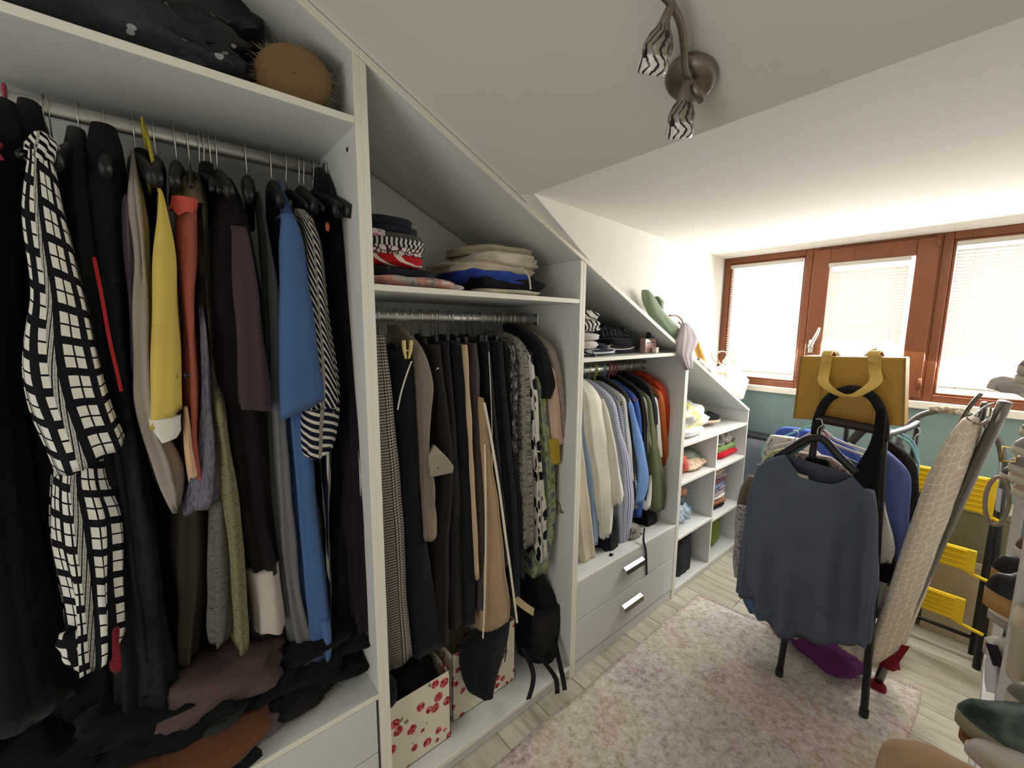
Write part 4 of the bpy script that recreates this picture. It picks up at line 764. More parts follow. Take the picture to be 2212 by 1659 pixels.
Cg('shirt', 'royal blue shirt right of the sky blue one', 'shirt', cloth((56, 86, 158)), [(858, 1370, 1382), (930, 1378, 1392), (990, 1384, 1398), (1120, 1376, 1390)], 'royal blue shirt', xf=-.075)
Cg('top', 'black top with a square sleeve end', 'top', c_blk, [(848, 1380, 1392), (900, 1386, 1402), (1060, 1392, 1402), (1090, 1394, 1402)], 'black square sleeved top')
Cg('shirt', 'white shirt in front of the olive one', 'shirt', cloth((224, 222, 214)), [(862, 1392, 1400), (920, 1398, 1410), (980, 1404, 1418), (1004, 1408, 1418), (1100, 1390, 1408)], 'white shirt by the olive one', xf=-.065)
Cg('shirt', 'olive green shirt with a long sleeve', 'shirt', cloth((98, 104, 74)), [(858, 1400, 1408), (930, 1404, 1420), (1000, 1408, 1434), (1060, 1408, 1444), (1102, 1412, 1440)], 'olive green shirt', xf=-.055, amp=.003)
Cg('skirt', 'black fabric ends hanging under the olive sleeve', 'skirt', c_blk, [(1090, 1402, 1416), (1148, 1400, 1424)], None, xf=-.08, depth=.1, ramp=0)
Cg('jacket', 'black biker jacket on the right of the short rail', 'jacket', cloth((26, 26, 30)), [(838, 1400, 1412), (880, 1408, 1422), (920, 1412, 1424)], 'black biker jacket', hs='wide', xf=-.065)
Cg('blouse', 'white blouse right of the black biker jacket', 'blouse', cloth((222, 220, 218)), [(862, 1412, 1424), (920, 1418, 1430), (990, 1422, 1436)], 'white blouse by the biker jacket')
Cg('shirt', 'burnt orange shirt beside the rust red one', 'shirt', cloth((190, 104, 54)), [(848, 1424, 1434), (900, 1430, 1440), (980, 1438, 1448), (1060, 1444, 1452)], 'burnt orange shirt')
Cg('jacket', 'rust red patterned jacket, last on the short rail', 'jacket', blotch([(146, 38, 26), (190, 70, 44), (160, 50, 30)], 30), [(836, 1426, 1442), (880, 1436, 1452), (960, 1444, 1458), (1040, 1446, 1458), (1074, 1446, 1456)], 'rust red jacket', hs='wide', xf=-.07)
Cg('scarf', 'grey printed scarf ends resting on the drawer top', 'scarf', blotch([(90, 84, 78), (170, 164, 154), (70, 66, 62)], 24), [(1140, 1368, 1384), (1160, 1362, 1390), (1184, 1364, 1394)], None, xf=-.05, depth=.12, ramp=0, amp=.006)
bt = ribbon('belt', [P(1392, 1140, x=-.03), P(1390, 1168, x=.002), P(1395, 1190, x=.004), P(1397, 1242, x=.004)], Vector((0, .007, 0)), .003, cloth((24, 24, 34)), at=P(1396, 1242, x=.004)); tag(bt, 'dark navy belt dangling over the upper drawer front', 'belt')
for i, (px, c, lb) in enumerate(((1285, (214, 200, 60), 'yellow plastic hanger among the shirts'), (1315, (206, 92, 106), 'pink plastic hanger, first of three on the short rail'), (1323, (206, 92, 106), 'pink plastic hanger, middle of three on the short rail'), (1330, (196, 84, 100), 'pink plastic hanger, last of three on the short rail'), (1305, (120, 170, 186), 'pale blue plastic hanger behind the yellow one'))):
    hanger(P(px, 800, x=-.24).y, ZC, lb, c, 'tube', hook=c, half=.16, group=HC)
for i in range(8): hanger(P(1270+i*15, 800, x=-.24).y+.006, ZC, 'black hanger crowded on the short rail', BLK, 'plastic', half=.16, group='black hangers crowded on the short rail')
# shelf above: stacks, perfume
G3 = 'folded clothes on the shelf above the shirts'; z3 = 1.386
ws = stripe((222, 218, 208), (26, 26, 30), .016, .72, 'v', .25)
fold('top', 'navy and white thin folded tops at the shelf edge', stripe((200, 200, 200), (40, 42, 70), .02, .5, 'v'), 1262, 752, 1345, 766, xf=-.04, grp=G3, cat='top', zbase=z3, nz=.2)
fold('shirt', 'white folded shirts under the striped pile', cloth((218, 212, 206)), 1262, 735, 1302, 756, xf=-.03, dp=.22, grp=G3, cat='shirt', layers=3)
fold('shirt', 'off white folded jumper in the left pile', cloth((210, 204, 198)), 1262, 718, 1304, 738, xf=-.03, dp=.22, grp=G3, cat='jumper', layers=2)
fold('top', 'striped black and white top flopped over the left pile', stripe((24, 24, 28), (222, 218, 208), .022, .45, 'u', .4), 1258, 690, 1302, 720, xf=-.04, dp=.24, grp=G3, cat='top', nz=.2)
fold('top', 'white top with thin black stripes crowning the left pile', ws, 1256, 668, 1298, 698, xf=-.05, dp=.24, grp=G3, cat='top', nz=.22, sag=.4)
fold('trousers', 'navy trousers rolled beside the white shirts', cloth((36, 38, 52)), 1294, 740, 1320, 764, xf=-.05, dp=.2, grp=G3, cat='trousers', zbase=z3)
fold('jumper', 'black folded jumper with a white stripe, lowest of the dark pile', stripe((22, 22, 24), (206, 204, 198), .03, .86, 'v'), 1308, 742, 1384, 762, xf=-.07, grp=G3, cat='jumper', zbase=z3)
fold('jumper', 'black folded jumper in the middle of the dark pile', c_blk2, 1312, 728, 1384, 748, xf=-.08, grp=G3, cat='jumper')
fold('top', 'dark blue black top with thin pale lines heaped on the dark pile', stripe((26, 30, 32), (120, 130, 134), .03, .9, 'u', .6), 1306, 700, 1366, 734, xf=-.1, grp=G3, cat='top', nz=.3)
a = P(1393, 762, x=-.06); b = P(1417, 762, x=-.06); z0 = z3; zt = P(1405, 731, x=-.06).z
pf = thing('perfume_bottle', 'pink rectangular perfume bottle with a black cap', 'perfume bottle', ((a.x+b.x)/2-.015, (a.y+b.y)/2, z0))
def pinkglass():
    t = NT('pink_glass', .08, .5); t.col(srgb((206, 166, 158))); t.b.inputs['Transmission Weight'].default_value = .25; return t.m
box('bottle', (a.x-.03, a.y, z0), (a.x, b.y, zt), pinkglass(), pf, bev=.003)
box('label_panel', (a.x, a.y+.014, zt-.022), (a.x+.0006, b.y-.014, zt-.018), plain((70, 60, 60)), pf, bev=0)
tube('cap', [(a.x-.015, (a.y+b.y)/2, zt), (a.x-.015, (a.y+b.y)/2, zt+.006), (a.x-.015, (a.y+b.y)/2, zt+.03)], [.006, .011, .010], M_black, pf, n=14)
a = P(1417, 767, x=-.03); wb = thing('jar', 'small white cube jar beside the perfume bottle', 'jar', (a.x-.012, a.y+.012, z0)); box('jar_body', (a.x-.024, a.y, z0), (a.x, a.y+.024, z0+.018), M_edge, wb, bev=.003); box('lid', (a.x-.0245, a.y-.0005, z0+.018), (a.x+.0005, a.y+.0245, z0+.027), plain((232, 230, 222)), wb, bev=.002)
# ---------------- lowest unit: cubbies
G4 = 'folded clothes in the cubbies near the window'
def cub(name, label, mt, l, t_, r, b, z, **kw):
    kw.setdefault('xf', -.06); kw.setdefault('dp', .26); return fold(name, label, mt, l, t_, r, b, grp=G4, zbase=z, **kw)
tied = blotch([(196, 206, 204), (232, 232, 226), (226, 218, 120), (214, 220, 218)], 9, (1, 1, 1), 3)
cub('shirt', 'white folded shirt under the tie dyed top', cloth((216, 216, 216)), 1478, 925, 1528, 944, .888, xf=-.03, cat='shirt')
cub('top', 'yellow and white tie dyed top crumpled in the upper compartment', tied, 1480, 880, 1534, 934, .905, xf=-.05, dp=.2, cat='top', nz=.35, layers=0)
def shoe(name, label, toe, back, L=.25, W=.085, H=.06, upper=None, sole=None, inner=None, heel=.0, up=(0, 0, 1), grp='shoes on the rack', st=.018, cat='shoe', open_=True, roundness=.75):
    toe = Vector(toe); f = Vector(back).normalized(); up = Vector(up); side = up.cross(f).normalized(); up = f.cross(side).normalized()
    t = thing(name, label, cat, toe+f*L*.5, grp); n = 24; R1 = 22
    def wd(s):   # s 0 toe .. 1 heel
        return W/2*(min(1, (s/.28)**.5 if s < .28 else 1))*(1-.30*math.exp(-((s-.62)/.16)**2))*(1 if s < .86 else max(.05, (1-((s-.86)/.14)**2.4))**.5*.9+.0)
    def pt(s, a, b): return toe+f*(L*s)+side*a+up*b
    vs = []; fs = []; N = 26
    ss = [min(1, .5-.5*math.cos(math.pi*i/N)) for i in range(N+1)]
    for s in ss:
        w_ = max(.001, wd(s)*1.04); lift = .006*(1-s/.2)**2 if s < .2 else 0
        for a, b in ((-1, 0), (1, 0), (1, 1), (-1, 1)): vs.append(pt(s, a*w_*(1 if b else .96), lift+b*st))
    for i in range(N):
        for e in range(4): fs.append([i*4+e, i*4+(e+1) % 4, (i+1)*4+(e+1) % 4, (i+1)*4+e])
    fs += [[3, 2, 1, 0], [N*4, N*4+1, N*4+2, N*4+3]]
    mesh('sole', vs, fs, sole, t)
    vs = []; fs = []
    for i, s in enumerate(ss):
        w_ = max(.0008, wd(s)*.98); h_ = H*(.42+.58*min(1, max(0, (s-.12)/.38))**.8)*min(1, (s/.06+.02))**.5*(1 if s < .95 else 1-.35*(s-.95)/.05)
        for k in range(n+1):
            a = math.pi*k/n; x = math.cos(a); y = math.sin(a)**roundness; top = y*h_
            if open_ and s > .42 and abs(x) < .72: top = min(top, h_*(.55))
            vs.append(pt(s, x*w_*(1-.25*max(0, y-.5)), st+top))
    m_ = n+1
    for i in range(N):
        for k in range(n): fs.append([i*m_+k, i*m_+k+1, (i+1)*m_+k+1, (i+1)*m_+k])
    mesh('upper', vs, fs, upper, t)
    if open_:
        vs = []; q = [pt(.70+.24*math.cos(2*math.pi*k/20), .62*W/2*.8*math.sin(2*math.pi*k/20), st+H*.57) for k in range(20)]; mesh('insole', q, [list(range(20))], inner or plain((150, 130, 110), .7), t, smooth=False)
    return t
sh0 = shoe('shoe', 'black flat shoe with a pale sole behind the tie dyed top', P(1553, 905, x=-.1)+Vector((0, 0, -.008)), (-.2, -1, 0), upper=cloth((28, 26, 28)), sole=plain((206, 180, 150)), grp='shoes on the lowest unit', W=.09)
cub('top', 'coral pink cloth at the left of the middle cubby', cloth((214, 104, 96)), 1476, 980, 1492, 1010, .669, xf=-.04, cat='top', nz=.3, layers=0)
cub('blouse', 'peach floral crumpled blouse in the middle cubby', blotch([(196, 160, 128), (226, 206, 182), (160, 128, 96)], 30), 1480, 994, 1538, 1012, .669, xf=-.05, cat='blouse', nz=.3, layers=0)
cub('top', 'sage grey folded top in the middle cubby', cloth((132, 146, 130)), 1484, 976, 1532, 998, .685, xf=-.09, cat='top', nz=.25, layers=0)
cub('top', 'red folded top in the right upper cubby', cloth((196, 28, 40)), 1551, 972, 1602, 998, .661, xf=-.05, cat='top', nz=.12)
cub('top', 'light green folded top on the red one', cloth((138, 168, 104)), 1553, 958, 1602, 980, .69, xf=-.06, cat='top', nz=.14)
cub('shirt', 'grey and white patterned shirt topping the right upper cubby', blotch([(70, 66, 66), (150, 144, 136), (206, 202, 196)], 22), 1552, 936, 1586, 964, .735, xf=-.08, cat='shirt', nz=.3, layers=0)
c_den = blotch([(96, 124, 148), (190, 206, 212), (70, 96, 124)], 14)
cub('top', 'pale blue tie dyed cloth in the lower left cubby', c_den, 1462, 1095, 1496, 1140, .351, xf=-.05, cat='top', nz=.3, layers=0)
cub('top', 'denim blue cloth on the tie dyed one', blotch([(60, 74, 92), (110, 128, 146)], 24), 1466, 1078, 1482, 1104, .44, xf=-.07, dp=.16, cat='top', nz=.3, layers=0)
cub('shorts', 'salmon cloth topping the denim blue one', cloth((188, 128, 100)), 1468, 1060, 1484, 1084, .50, xf=-.08, dp=.14, cat='shorts', nz=.3, layers=0)
rows = [(1048, 1078, 'black folded top at the bottom of the tall cubby stack', cloth((30, 26, 30)), 1548, 1600, 1110), (0, 0, 'brown folded trousers near the bottom of the tall cubby stack', cloth((158, 112, 78)), 1545, 1596, 1100),
        (0, 0, 'cream white folded jumper in the tall cubby stack', cloth((222, 218, 206)), 1545, 1606, 1082), (0, 0, 'grey and white checked folded shirt in the tall cubby stack', blotch([(150, 148, 150), (206, 202, 200)], 24), 1545, 1598, 1070),
        (0, 0, 'mauve checked folded shirt in the tall cubby stack', blotch([(120, 100, 118), (176, 160, 168)], 30), 1546, 1596, 1058), (0, 0, 'denim blue folded shirt in the tall cubby stack', cloth((104, 122, 150)), 1546, 1592, 1048),
        (0, 0, 'maroon printed folded shirt in the tall cubby stack', blotch([(96, 40, 54), (150, 110, 116)], 34), 1547, 1590, 1037), (0, 0, 'mauve grey folded jumper in the tall cubby stack', cloth((136, 120, 124)), 1547, 1592, 1028), (0, 0, 'beige folded jumper topping the tall cubby stack', cloth((176, 154, 130)), 1548, 1590, 1012)]
zc = .331
for _, _, lb, mt_, l, r, b in rows:
    hgt = .034 if 'topping' not in lb else .04
    a = P(l, b, x=-.05); c = P(r, b, x=-.05); o = lump('jumper' if 'jumper' in lb else 'shirt' if 'shirt' in lb else 'trousers' if 'trousers' in lb else 'top', (-.18, (2.52+2.85)/2+rnd.uniform(-.01, .01), zc), (.27, .30+rnd.uniform(-.02, .03), hgt), mt_, seed=rnd.randrange(99), nz=.1, layers=2, ev=3, ex=4, rot=rnd.uniform(-.06, .06)); tag(o, lb, o.name.split('.')[0], G4); zc += hgt*.84
o = gar('basket', 'black felt basket in the lowest left cubby', 'basket', blotch([(34, 34, 36), (58, 60, 62)], 20), [(1165, 1462, 1504), (1200, 1460, 1505), (1240, 1458, 1500), (1262, 1458, 1486)], mode='slab', xf=-.04, depth=.3, ramp=0, amp=.002, e=3.5)
o = gar('bag', 'olive green cloth bag in the lowest right cubby', 'bag', cloth((112, 124, 50)), [(1118, 1536, 1561), (1150, 1536, 1562), (1172, 1536, 1556)], mode='slab', xf=-.06, depth=.28, ramp=0, amp=.003)
# ---------------- things lying on the sloping top
sage = cloth((134, 152, 124), .6)
sb_ = gar('handbag', 'sage green slouchy bag lying on the sloping top board', 'bag', sage, [(627, 1386, 1401), (640, 1385, 1413), (658, 1390, 1424), (680, 1401, 1440), (698, 1418, 1458), (715, 1434, 1470), (738, 1462, 1474)], xf=.0, depth=.05, ramp=0, amp=.002)
gar('flap', None, None, cloth((120, 136, 112), .6), [(641, 1414, 1424), (652, 1418, 1434), (668, 1424, 1432)], parent=sb_, xf=-.02, depth=.03, ramp=0, amp=.001)
tube('strap', [P(1446, 682, x=-.01), P(1462, 682, x=-.01), P(1473, 692, x=-.01), P(1474, 703, x=-.01), P(1466, 696, x=-.01)], .004, plain((134, 88, 60), .5), sb_, k=4)
gar('scarf', 'pale mauve scarf knotted over the board edge beside the sage bag', 'scarf', cloth((186, 176, 180)), [(698, 1470, 1486), (712, 1468, 1498), (730, 1464, 1510), (748, 1462, 1504), (765, 1462, 1494), (785, 1470, 1494), (797, 1480, 1492)], xf=.03, depth=.035, ramp=0, amp=.004, lam=.03)
gar('pouch', 'ochre yellow pouch between the mauve scarf and the white sandals', 'bag', cloth((206, 160, 84), .6), [(738, 1503, 1511), (755, 1500, 1516), (772, 1506, 1522), (788, 1518, 1528)], xf=-.005, depth=.04, ramp=0, amp=.001)
sl = Vector((0, -1, .46347)).normalized(); upn = Vector((0, .46347, 1)).normalized()
def onslope(px, py, x, off=.0): 
    p = P(px, py, x=x); return Vector((x, p.y, K(p.y)+off))
perf = blotch([(226, 214, 180), (236, 230, 206), (150, 124, 84)], 60, (1, 1, 1), 2)
shoe('sandal', 'white wedge sandal with tan insole on the sloping top', onslope(1556, 825, -.05, .004), sl, L=.2, W=.06, H=.045, upper=perf, sole=plain((236, 230, 214)), inner=plain((150, 96, 70)), up=upn, grp='sandals on the sloping top', cat='sandal')
shoe('sandal', 'perforated cream sandal nearest the white tote bag', onslope(1573, 845, -.05, .004), sl, L=.2, W=.06, H=.075, upper=perf, sole=plain((222, 196, 150)), inner=plain((150, 96, 70)), up=upn, grp='sandals on the sloping top', cat='sandal')
shoe('slipper', 'flat white mule beside the ochre pouch on the sloping top', onslope(1534, 806, -.02, .003), sl, L=.18, W=.05, H=.015, upper=plain((228, 222, 206)), sole=plain((232, 226, 212)), up=upn, grp='sandals on the sloping top', cat='slipper', open_=False)
wt = thing('tote_bag', 'white leather tote bag at the low end of the sloping top', 'bag', onslope(1600, 850, -.1))
pts = [P(px, py, x=-.04) for px, py in ((1574, 834), (1570, 803), (1592, 788), (1600, 796), (1620, 820), (1606, 864))]
prism('bag_body', pts, (-.1, 0, 0), cloth((232, 228, 214), .5), wt, bev=.008)
prism('fold_panel', [P(px, py, x=-.035) for px, py in ((1570, 828), (1569, 804), (1580, 796), (1588, 806), (1576, 820))], (-.004, 0, 0), cloth((214, 196, 158), .5), wt, bev=.001)
for c, rx_, ry_ in (((1552, 772), 15, 16), ((1566, 776), 17, 20)):
    tube('handle', [P(c[0]+rx_*math.cos(a), c[1]+ry_*math.sin(a)*.8+rx_*.4*math.cos(a), x=-.05) for a in [i*math.pi/9-.3 for i in range(16)]], .0028, plain((196, 168, 126), .4), wt, k=2)
prism('scarf', [P(px, py, x=-.13) for px, py in ((1560, 782), (1572, 766), (1591, 757), (1592, 775), (1592, 800), (1578, 792))], (-.01, .01, 0), cloth((156, 152, 134)), bev=.002, at=P(1578, 790, x=-.13)); tag(bpy.data.objects.get('scarf.001') or bpy.context.scene.objects[-1], None)
for o in bpy.data.objects:
    if o.name.startswith('scarf') and 'label' not in o: tag(o, 'grey pinking edged cloth standing behind the tote handles', 'scarf')
# ---------------- arched black stand with hanging clothes
M_foam = plain((26, 25, 26), .75, .2); st_ = thing('clothes_stand', 'black tubular stand with an arched padded top holding hangers', 'clothes stand', (.71, 2.1, 0))
LP = [(.573, 1.93, .012), (.60, 1.915, .6), (.618, 1.90, 1.10), (.622, 1.90, 1.17), (.648, 1.90, 1.245), (.706, 1.90, 1.287), (.77, 1.90, 1.27), (.806, 1.90, 1.20), (.815, 1.90, 1.12), (.836, 1.93, .6), (.852, 1.97, .012)]
tube('arch_frame', LP[2:9], .0155, M_foam, st_, n=14, k=6); tube('leg', smooth_path(LP[:3], 4), .0125, M_black, st_, n=12); tube('leg', smooth_path(LP[8:], 4), .0125, M_black, st_, n=12)
for x, y in ((.573, 1.93), (.852, 1.97)): tube('foot_cap', [(x, y, .011), (x, y, .04)], .015, plain((34, 34, 36), .6), st_, n=12)
tube('crossbar', [(.62, 1.90, 1.165), (.71, 1.905, 1.158), (.812, 1.90, 1.152)], .017, plain((44, 30, 28), .5), st_, n=12, k=4)
for x, x2 in ((.625, .60), (.805, .84)):
    tube('side_bar', [(x, 1.90, 1.13), (x2, 2.2, 1.12), (x2, 2.5, 1.10)], .011, M_black, st_, k=4); tube('leg', [(x2, 2.5, 1.10), (x2, 2.56, .4), (x2, 2.6, .012)], .011, M_black, st_, k=3)
def leather(rgb):
    def f():
        t = NT('pebbled_mustard_leather', .5, .4); c = srgb(rgb); t.col(t.mix(t.noise(t.obj(), 12, 3), tuple(v*.9 for v in c), c)); t.bump(t.voro(t.obj(), 160).outputs[0], .35, .002); return t.m
    return mat(('leather', tuple(rgb)), f)
Ml = leather((186, 140, 44)); yb_ = 1.955
yb0 = thing('handbag', 'mustard yellow leather tote bag hung on the arched black stand', 'bag', (.69, yb_+.05, 1.15))
q = [P(px, py, y=yb_) for px, py in ((1715, 904), (1731, 769), (1955, 773), (1951, 921))]
prism('bag_body', q, (.0, .11, 0), Ml, yb0, bev=.004)
for a, b in ((0, 1), (2, 3)): ribbon('side_piping', [q[a]+Vector((0, -.001, 0)), q[b]+Vector((0, -.001, 0))], Vector((.003, 0, 0)), .002, leather((150, 112, 40)), yb0, k=0)
M_hd = leather((206, 172, 84))
def pth(pts, y): return [P(px, py, y=yy_) for (px, py), yy_ in zip(pts, y)]
ribbon('handle', pth([(1787, 768), (1782, 800), (1779, 825), (1800, 845), (1835, 857), (1870, 842), (1892, 822), (1890, 800), (1890, 768)], [yb_-.004, yb_-.008, 1.90, 1.87, 1.865, 1.87, 1.90, yb_-.008, yb_-.004]), Vector((.018, -.004, .002)), .004, M_hd, yb0)
ribbon('handle', pth([(1788, 762), (1802, 764), (1818, 778), (1838, 784), (1862, 776), (1880, 762), (1892, 760)], [yb_+.10]*7), Vector((.002, .004, .012)), .004, M_hd, yb0)
for a in (1788, 1889):
    ribbon('handle_loop', pth([(a-2, 782), (a-2, 766), (a+4, 758), (a+10, 768)], [yb_-.006, yb_, yb_+.03, yb_+.1]), Vector((.016, 0, 0)), .004, M_hd, yb0)
for px in (1778, 1893): ribbon('stitch_line', [P(px-4, 790, y=yb_-.001), P(px-8, 905, y=yb_-.001)], Vector((.0012, 0, 0)), .0015, leather((150, 110, 36)), yb0, k=0)
RS = 'clothes hanging on the arched black stand'
def F(name, label, cat, mt, rows, yc, **kw):
    kw.setdefault('th', .05); kw.setdefault('group', RS); return gar(name, label, cat, mt, rows, mode='face', yc=yc, ramp=0, **kw)
M_sw = cloth((86, 93, 110))
sw = gar('jumper', 'slate blue wide neck jumper on the front of the black stand', 'jumper', M_sw, [(1004, 1694, 1846, .03), (1014, 1668, 1864, .05), (1032, 1640, 1884, .07), (1075, 1626, 1890, .09), (1150, 1618, 1888, .1), (1250, 1612, 1886, .1), (1330, 1618, 1884, .1)], mode='face', vdip=.07, sm=1, yc=1.84, group=RS, amp=.013, lam=.085, dip=.06, lean=.02, hem=.022, n=110, grow=1.5, wob=.016)
gar('sleeve', None, None, M_sw, [(1006, 1634, 1664), (1040, 1622, 1656), (1100, 1612, 1648), (1180, 1600, 1636), (1240, 1595, 1630), (1284, 1592, 1622)], mode='face', yc=1.815, th=.05, parent=sw, amp=.004, lam=.06, hem=.004)
gar('sleeve', None, None, M_sw, [(1060, 1866, 1890), (1120, 1866, 1896), (1200, 1862, 1896), (1280, 1856, 1892), (1340, 1850, 1886), (1388, 1850, 1880)], mode='face', yc=1.815, th=.05, parent=sw, amp=.004, lam=.06, hem=.006)
ribbon('neck_tag', [P(1718, 1024, y=1.812), P(1746, 1032, y=1.812)], Vector((0, 0, .006)), .002, cloth((176, 170, 150)), sw, k=0)
def FH(label, pts, y, rgb, r=.006, hook=(1752, 915), flat=1.5, group='hangers on the arched black stand'):
    t = thing('clothes_hanger', label, 'hanger', P(*pts[len(pts)//2], y=y), group); P0 = [P(a, b, y=y) for a, b in pts]
    tube('shoulder_bar', P0, r, plain(rgb, .4), t, n=10, k=6, flat=flat); top = P0[len(P0)//2]; hk = Vector((top.x, y, top.z))
    tube('hook', [hk, hk+Vector((0, 0, .035)), hk+Vector((.012, .0, .052)), hk+Vector((.006, 0, .072)), hk+Vector((-.010, 0, .07))], .0018, M_chrome, t, k=4); return t
FH('black plastic hanger inside the slate blue jumper', [(1676, 990), (1712, 968), (1742, 950), (1765, 946), (1782, 952), (1812, 985), (1850, 1022)], 1.845, (24, 24, 26), .009, flat=1.6)
for i, (lb, pts, y, c) in enumerate((
    ('white plastic hanger fanned behind the black one, nearest the stand', [(1672, 975), (1720, 962), (1768, 935), (1800, 958), (1868, 985)], 2.02, (214, 208, 210)),
    ('second white plastic hanger fanned on the stand', [(1668, 965), (1720, 952), (1772, 928), (1806, 950), (1875, 975)], 2.08, (206, 200, 204)),
    ('pale pink plastic hanger fanned behind the jumper', [(1675, 985), (1722, 970), (1776, 930), (1806, 985), (1840, 1000)], 1.97, (214, 150, 166)),
    ('dark teal plastic hanger behind the white ones', [(1646, 1005), (1662, 990), (1712, 980), (1770, 950), (1820, 985), (1870, 1010)], 1.93, (66, 110, 108)),
    ('turquoise plastic hanger with a wide ring shape', [(1645, 985), (1655, 958), (1700, 940), (1770, 915), (1830, 922), (1900, 930), (1962, 955), (1983, 1000)], 2.32, (110, 176, 176)),
    ('light blue plastic hanger at the right of the stand', [(1880, 915), (1912, 925), (1950, 938), (1975, 960), (1984, 1005), (1978, 1040)], 2.42, (128, 176, 206)),
    ('yellow green plastic hanger at the left of the stand', [(1650, 1000), (1668, 978), (1715, 966), (1765, 945), (1800, 965)], 2.0, (190, 190, 120)))):
    FH(lb, pts, y, c, .004, flat=1.2)
FH('dark grey clip hanger behind the arch on the stand', [(1838, 955), (1862, 930), (1880, 924), (1896, 928), (1920, 952)], 2.3, (54, 56, 56), .012)
F('dress', 'royal blue dress with rounded shoulders at the back of the stand', 'dress', cloth((60, 80, 156)), [(926, 1690, 1760), (940, 1674, 1830), (960, 1670, 1860), (1010, 1670, 1880), (1100, 1680, 1880), (1250, 1690, 1880)], 2.40, amp=.004)
flw = blotch([(88, 56, 58), (190, 176, 168), (64, 44, 50), (206, 190, 176)], 24, (1, 1, 1), 5)
F('blouse', 'grey white floral blouse with a rounded shoulder on the stand', 'blouse', blotch([(150, 148, 146), (206, 206, 200), (120, 118, 118)], 24), [(944, 1664, 1730), (960, 1652, 1760), (985, 1648, 1790), (1050, 1640, 1800), (1240, 1640, 1800)], 2.2, amp=.004)
F('dress', 'maroon and cream floral dress seen inside the jumper neckline', 'dress', flw, [(980, 1690, 1800), (1000, 1680, 1840), (1040, 1680, 1870), (1200, 1690, 1870), (1300, 1690, 1860)], 2.0, amp=.004)
F('top', 'black top behind the jumper neckline', 'top', c_blk, [(990, 1742, 1790), (1020, 1720, 1800), (1060, 1710, 1810), (1200, 1710, 1820)], 1.90, amp=.002, th=.03)
F('camisole', 'black camisole looped over the right of the arch', 'top', c_blk, [(880, 1894, 1914), (930, 1888, 1914), (965, 1874, 1912), (1000, 1852, 1908), (1040, 1838, 1904), (1100, 1840, 1900), (1200, 1850, 1898)], 1.885, amp=.003, th=.035)
F('shirt', 'periwinkle blue shirt on the right of the stand', 'shirt', cloth((80, 94, 146)), [(975, 1905, 1920), (996, 1900, 1950), (1014, 1898, 1968), (1060, 1898, 1968), (1150, 1898, 1962), (1230, 1900, 1950), (1260, 1904, 1942)], 2.12, amp=.006, lam=.05, hem=.006)
F('coat', 'black coat at the far right of the stand', 'coat', c_blk2, [(950, 1908, 1925), (972, 1908, 1960), (990, 1908, 1980), (1060, 1908, 1986), (1140, 1906, 1992), (1210, 1902, 1988), (1270, 1902, 1960)], 2.28, amp=.004)
F('blouse', 'white eyelet blouse hem showing beside the jumper', 'blouse', cells((222, 220, 216), [(150, 148, 146)], 60, .18), [(1040, 1880, 1900), (1100, 1884, 1914), (1150, 1886, 1926), (1185, 1888, 1932), (1212, 1888, 1924)], 1.98, amp=.004, th=.03)
F('jacket', 'khaki grey jacket edge between jumper and white blouse', 'jacket', cloth((112, 112, 98)), [(1010, 1880, 1898), (1100, 1882, 1904), (1200, 1884, 1898)], 1.94, th=.03)
F('trousers', 'dark brown trousers end beneath the eyelet blouse', 'trousers', c_brn, [(1150, 1896, 1916), (1200, 1894, 1926), (1255, 1892, 1930)], 2.02, th=.04)
F('shirt', 'white shirt tail near the ironing board cover', 'shirt', cloth((206, 204, 200)), [(1255, 1880, 1918), (1290, 1880, 1916), (1310, 1884, 1902)], 2.0, th=.03)
F('jacket', 'olive brown jacket shoulder at the left of the jumper', 'jacket', cloth((104, 94, 76)), [(1030, 1616, 1640), (1060, 1600, 1640), (1095, 1590, 1640), (1200, 1592, 1640)], 2.05, th=.05)
F('blouse', 'grey embroidered sleeve hanging left of the jumper', 'blouse', blotch([(120, 116, 114), (180, 176, 172), (96, 92, 92)], 36), [(1094, 1592, 1620), (1130, 1588, 1612), (1180, 1586, 1606), (1220, 1584, 1604), (1248, 1588, 1600)], 1.98, th=.04, amp=.005)
F('shirt', 'washed denim shirt hem under the left jumper sleeve', 'shirt', cloth((84, 106, 136)), [(1200, 1612, 1640), (1270, 1602, 1650), (1300, 1604, 1660), (1330, 1620, 1680)], 1.92, th=.05)
F('blouse', 'beige blouse hem below the slate blue jumper', 'blouse', cloth((150, 138, 116)), [(1250, 1640, 1700), (1320, 1640, 1720), (1345, 1660, 1700)], 1.94, th=.05)
F('skirt', 'dusty pink skirt hem below the jumper', 'skirt', cloth((170, 146, 142)), [(1300, 1672, 1740), (1345, 1674, 1745), (1368, 1690, 1742)], 2.0, th=.05)
F('shirt', 'cream shirt hem low at the right of the jumper', 'shirt', cloth((196, 184, 166)), [(1300, 1800, 1880), (1370, 1800, 1880), (1408, 1812, 1872)], 1.98, th=.05, hem=.01)
F('dress', 'dark green grey dress deep inside the stand', 'dress', cloth((56, 60, 54)), [(1100, 1640, 1880), (1250, 1640, 1880), (1330, 1650, 1878)], 2.15, th=.06)
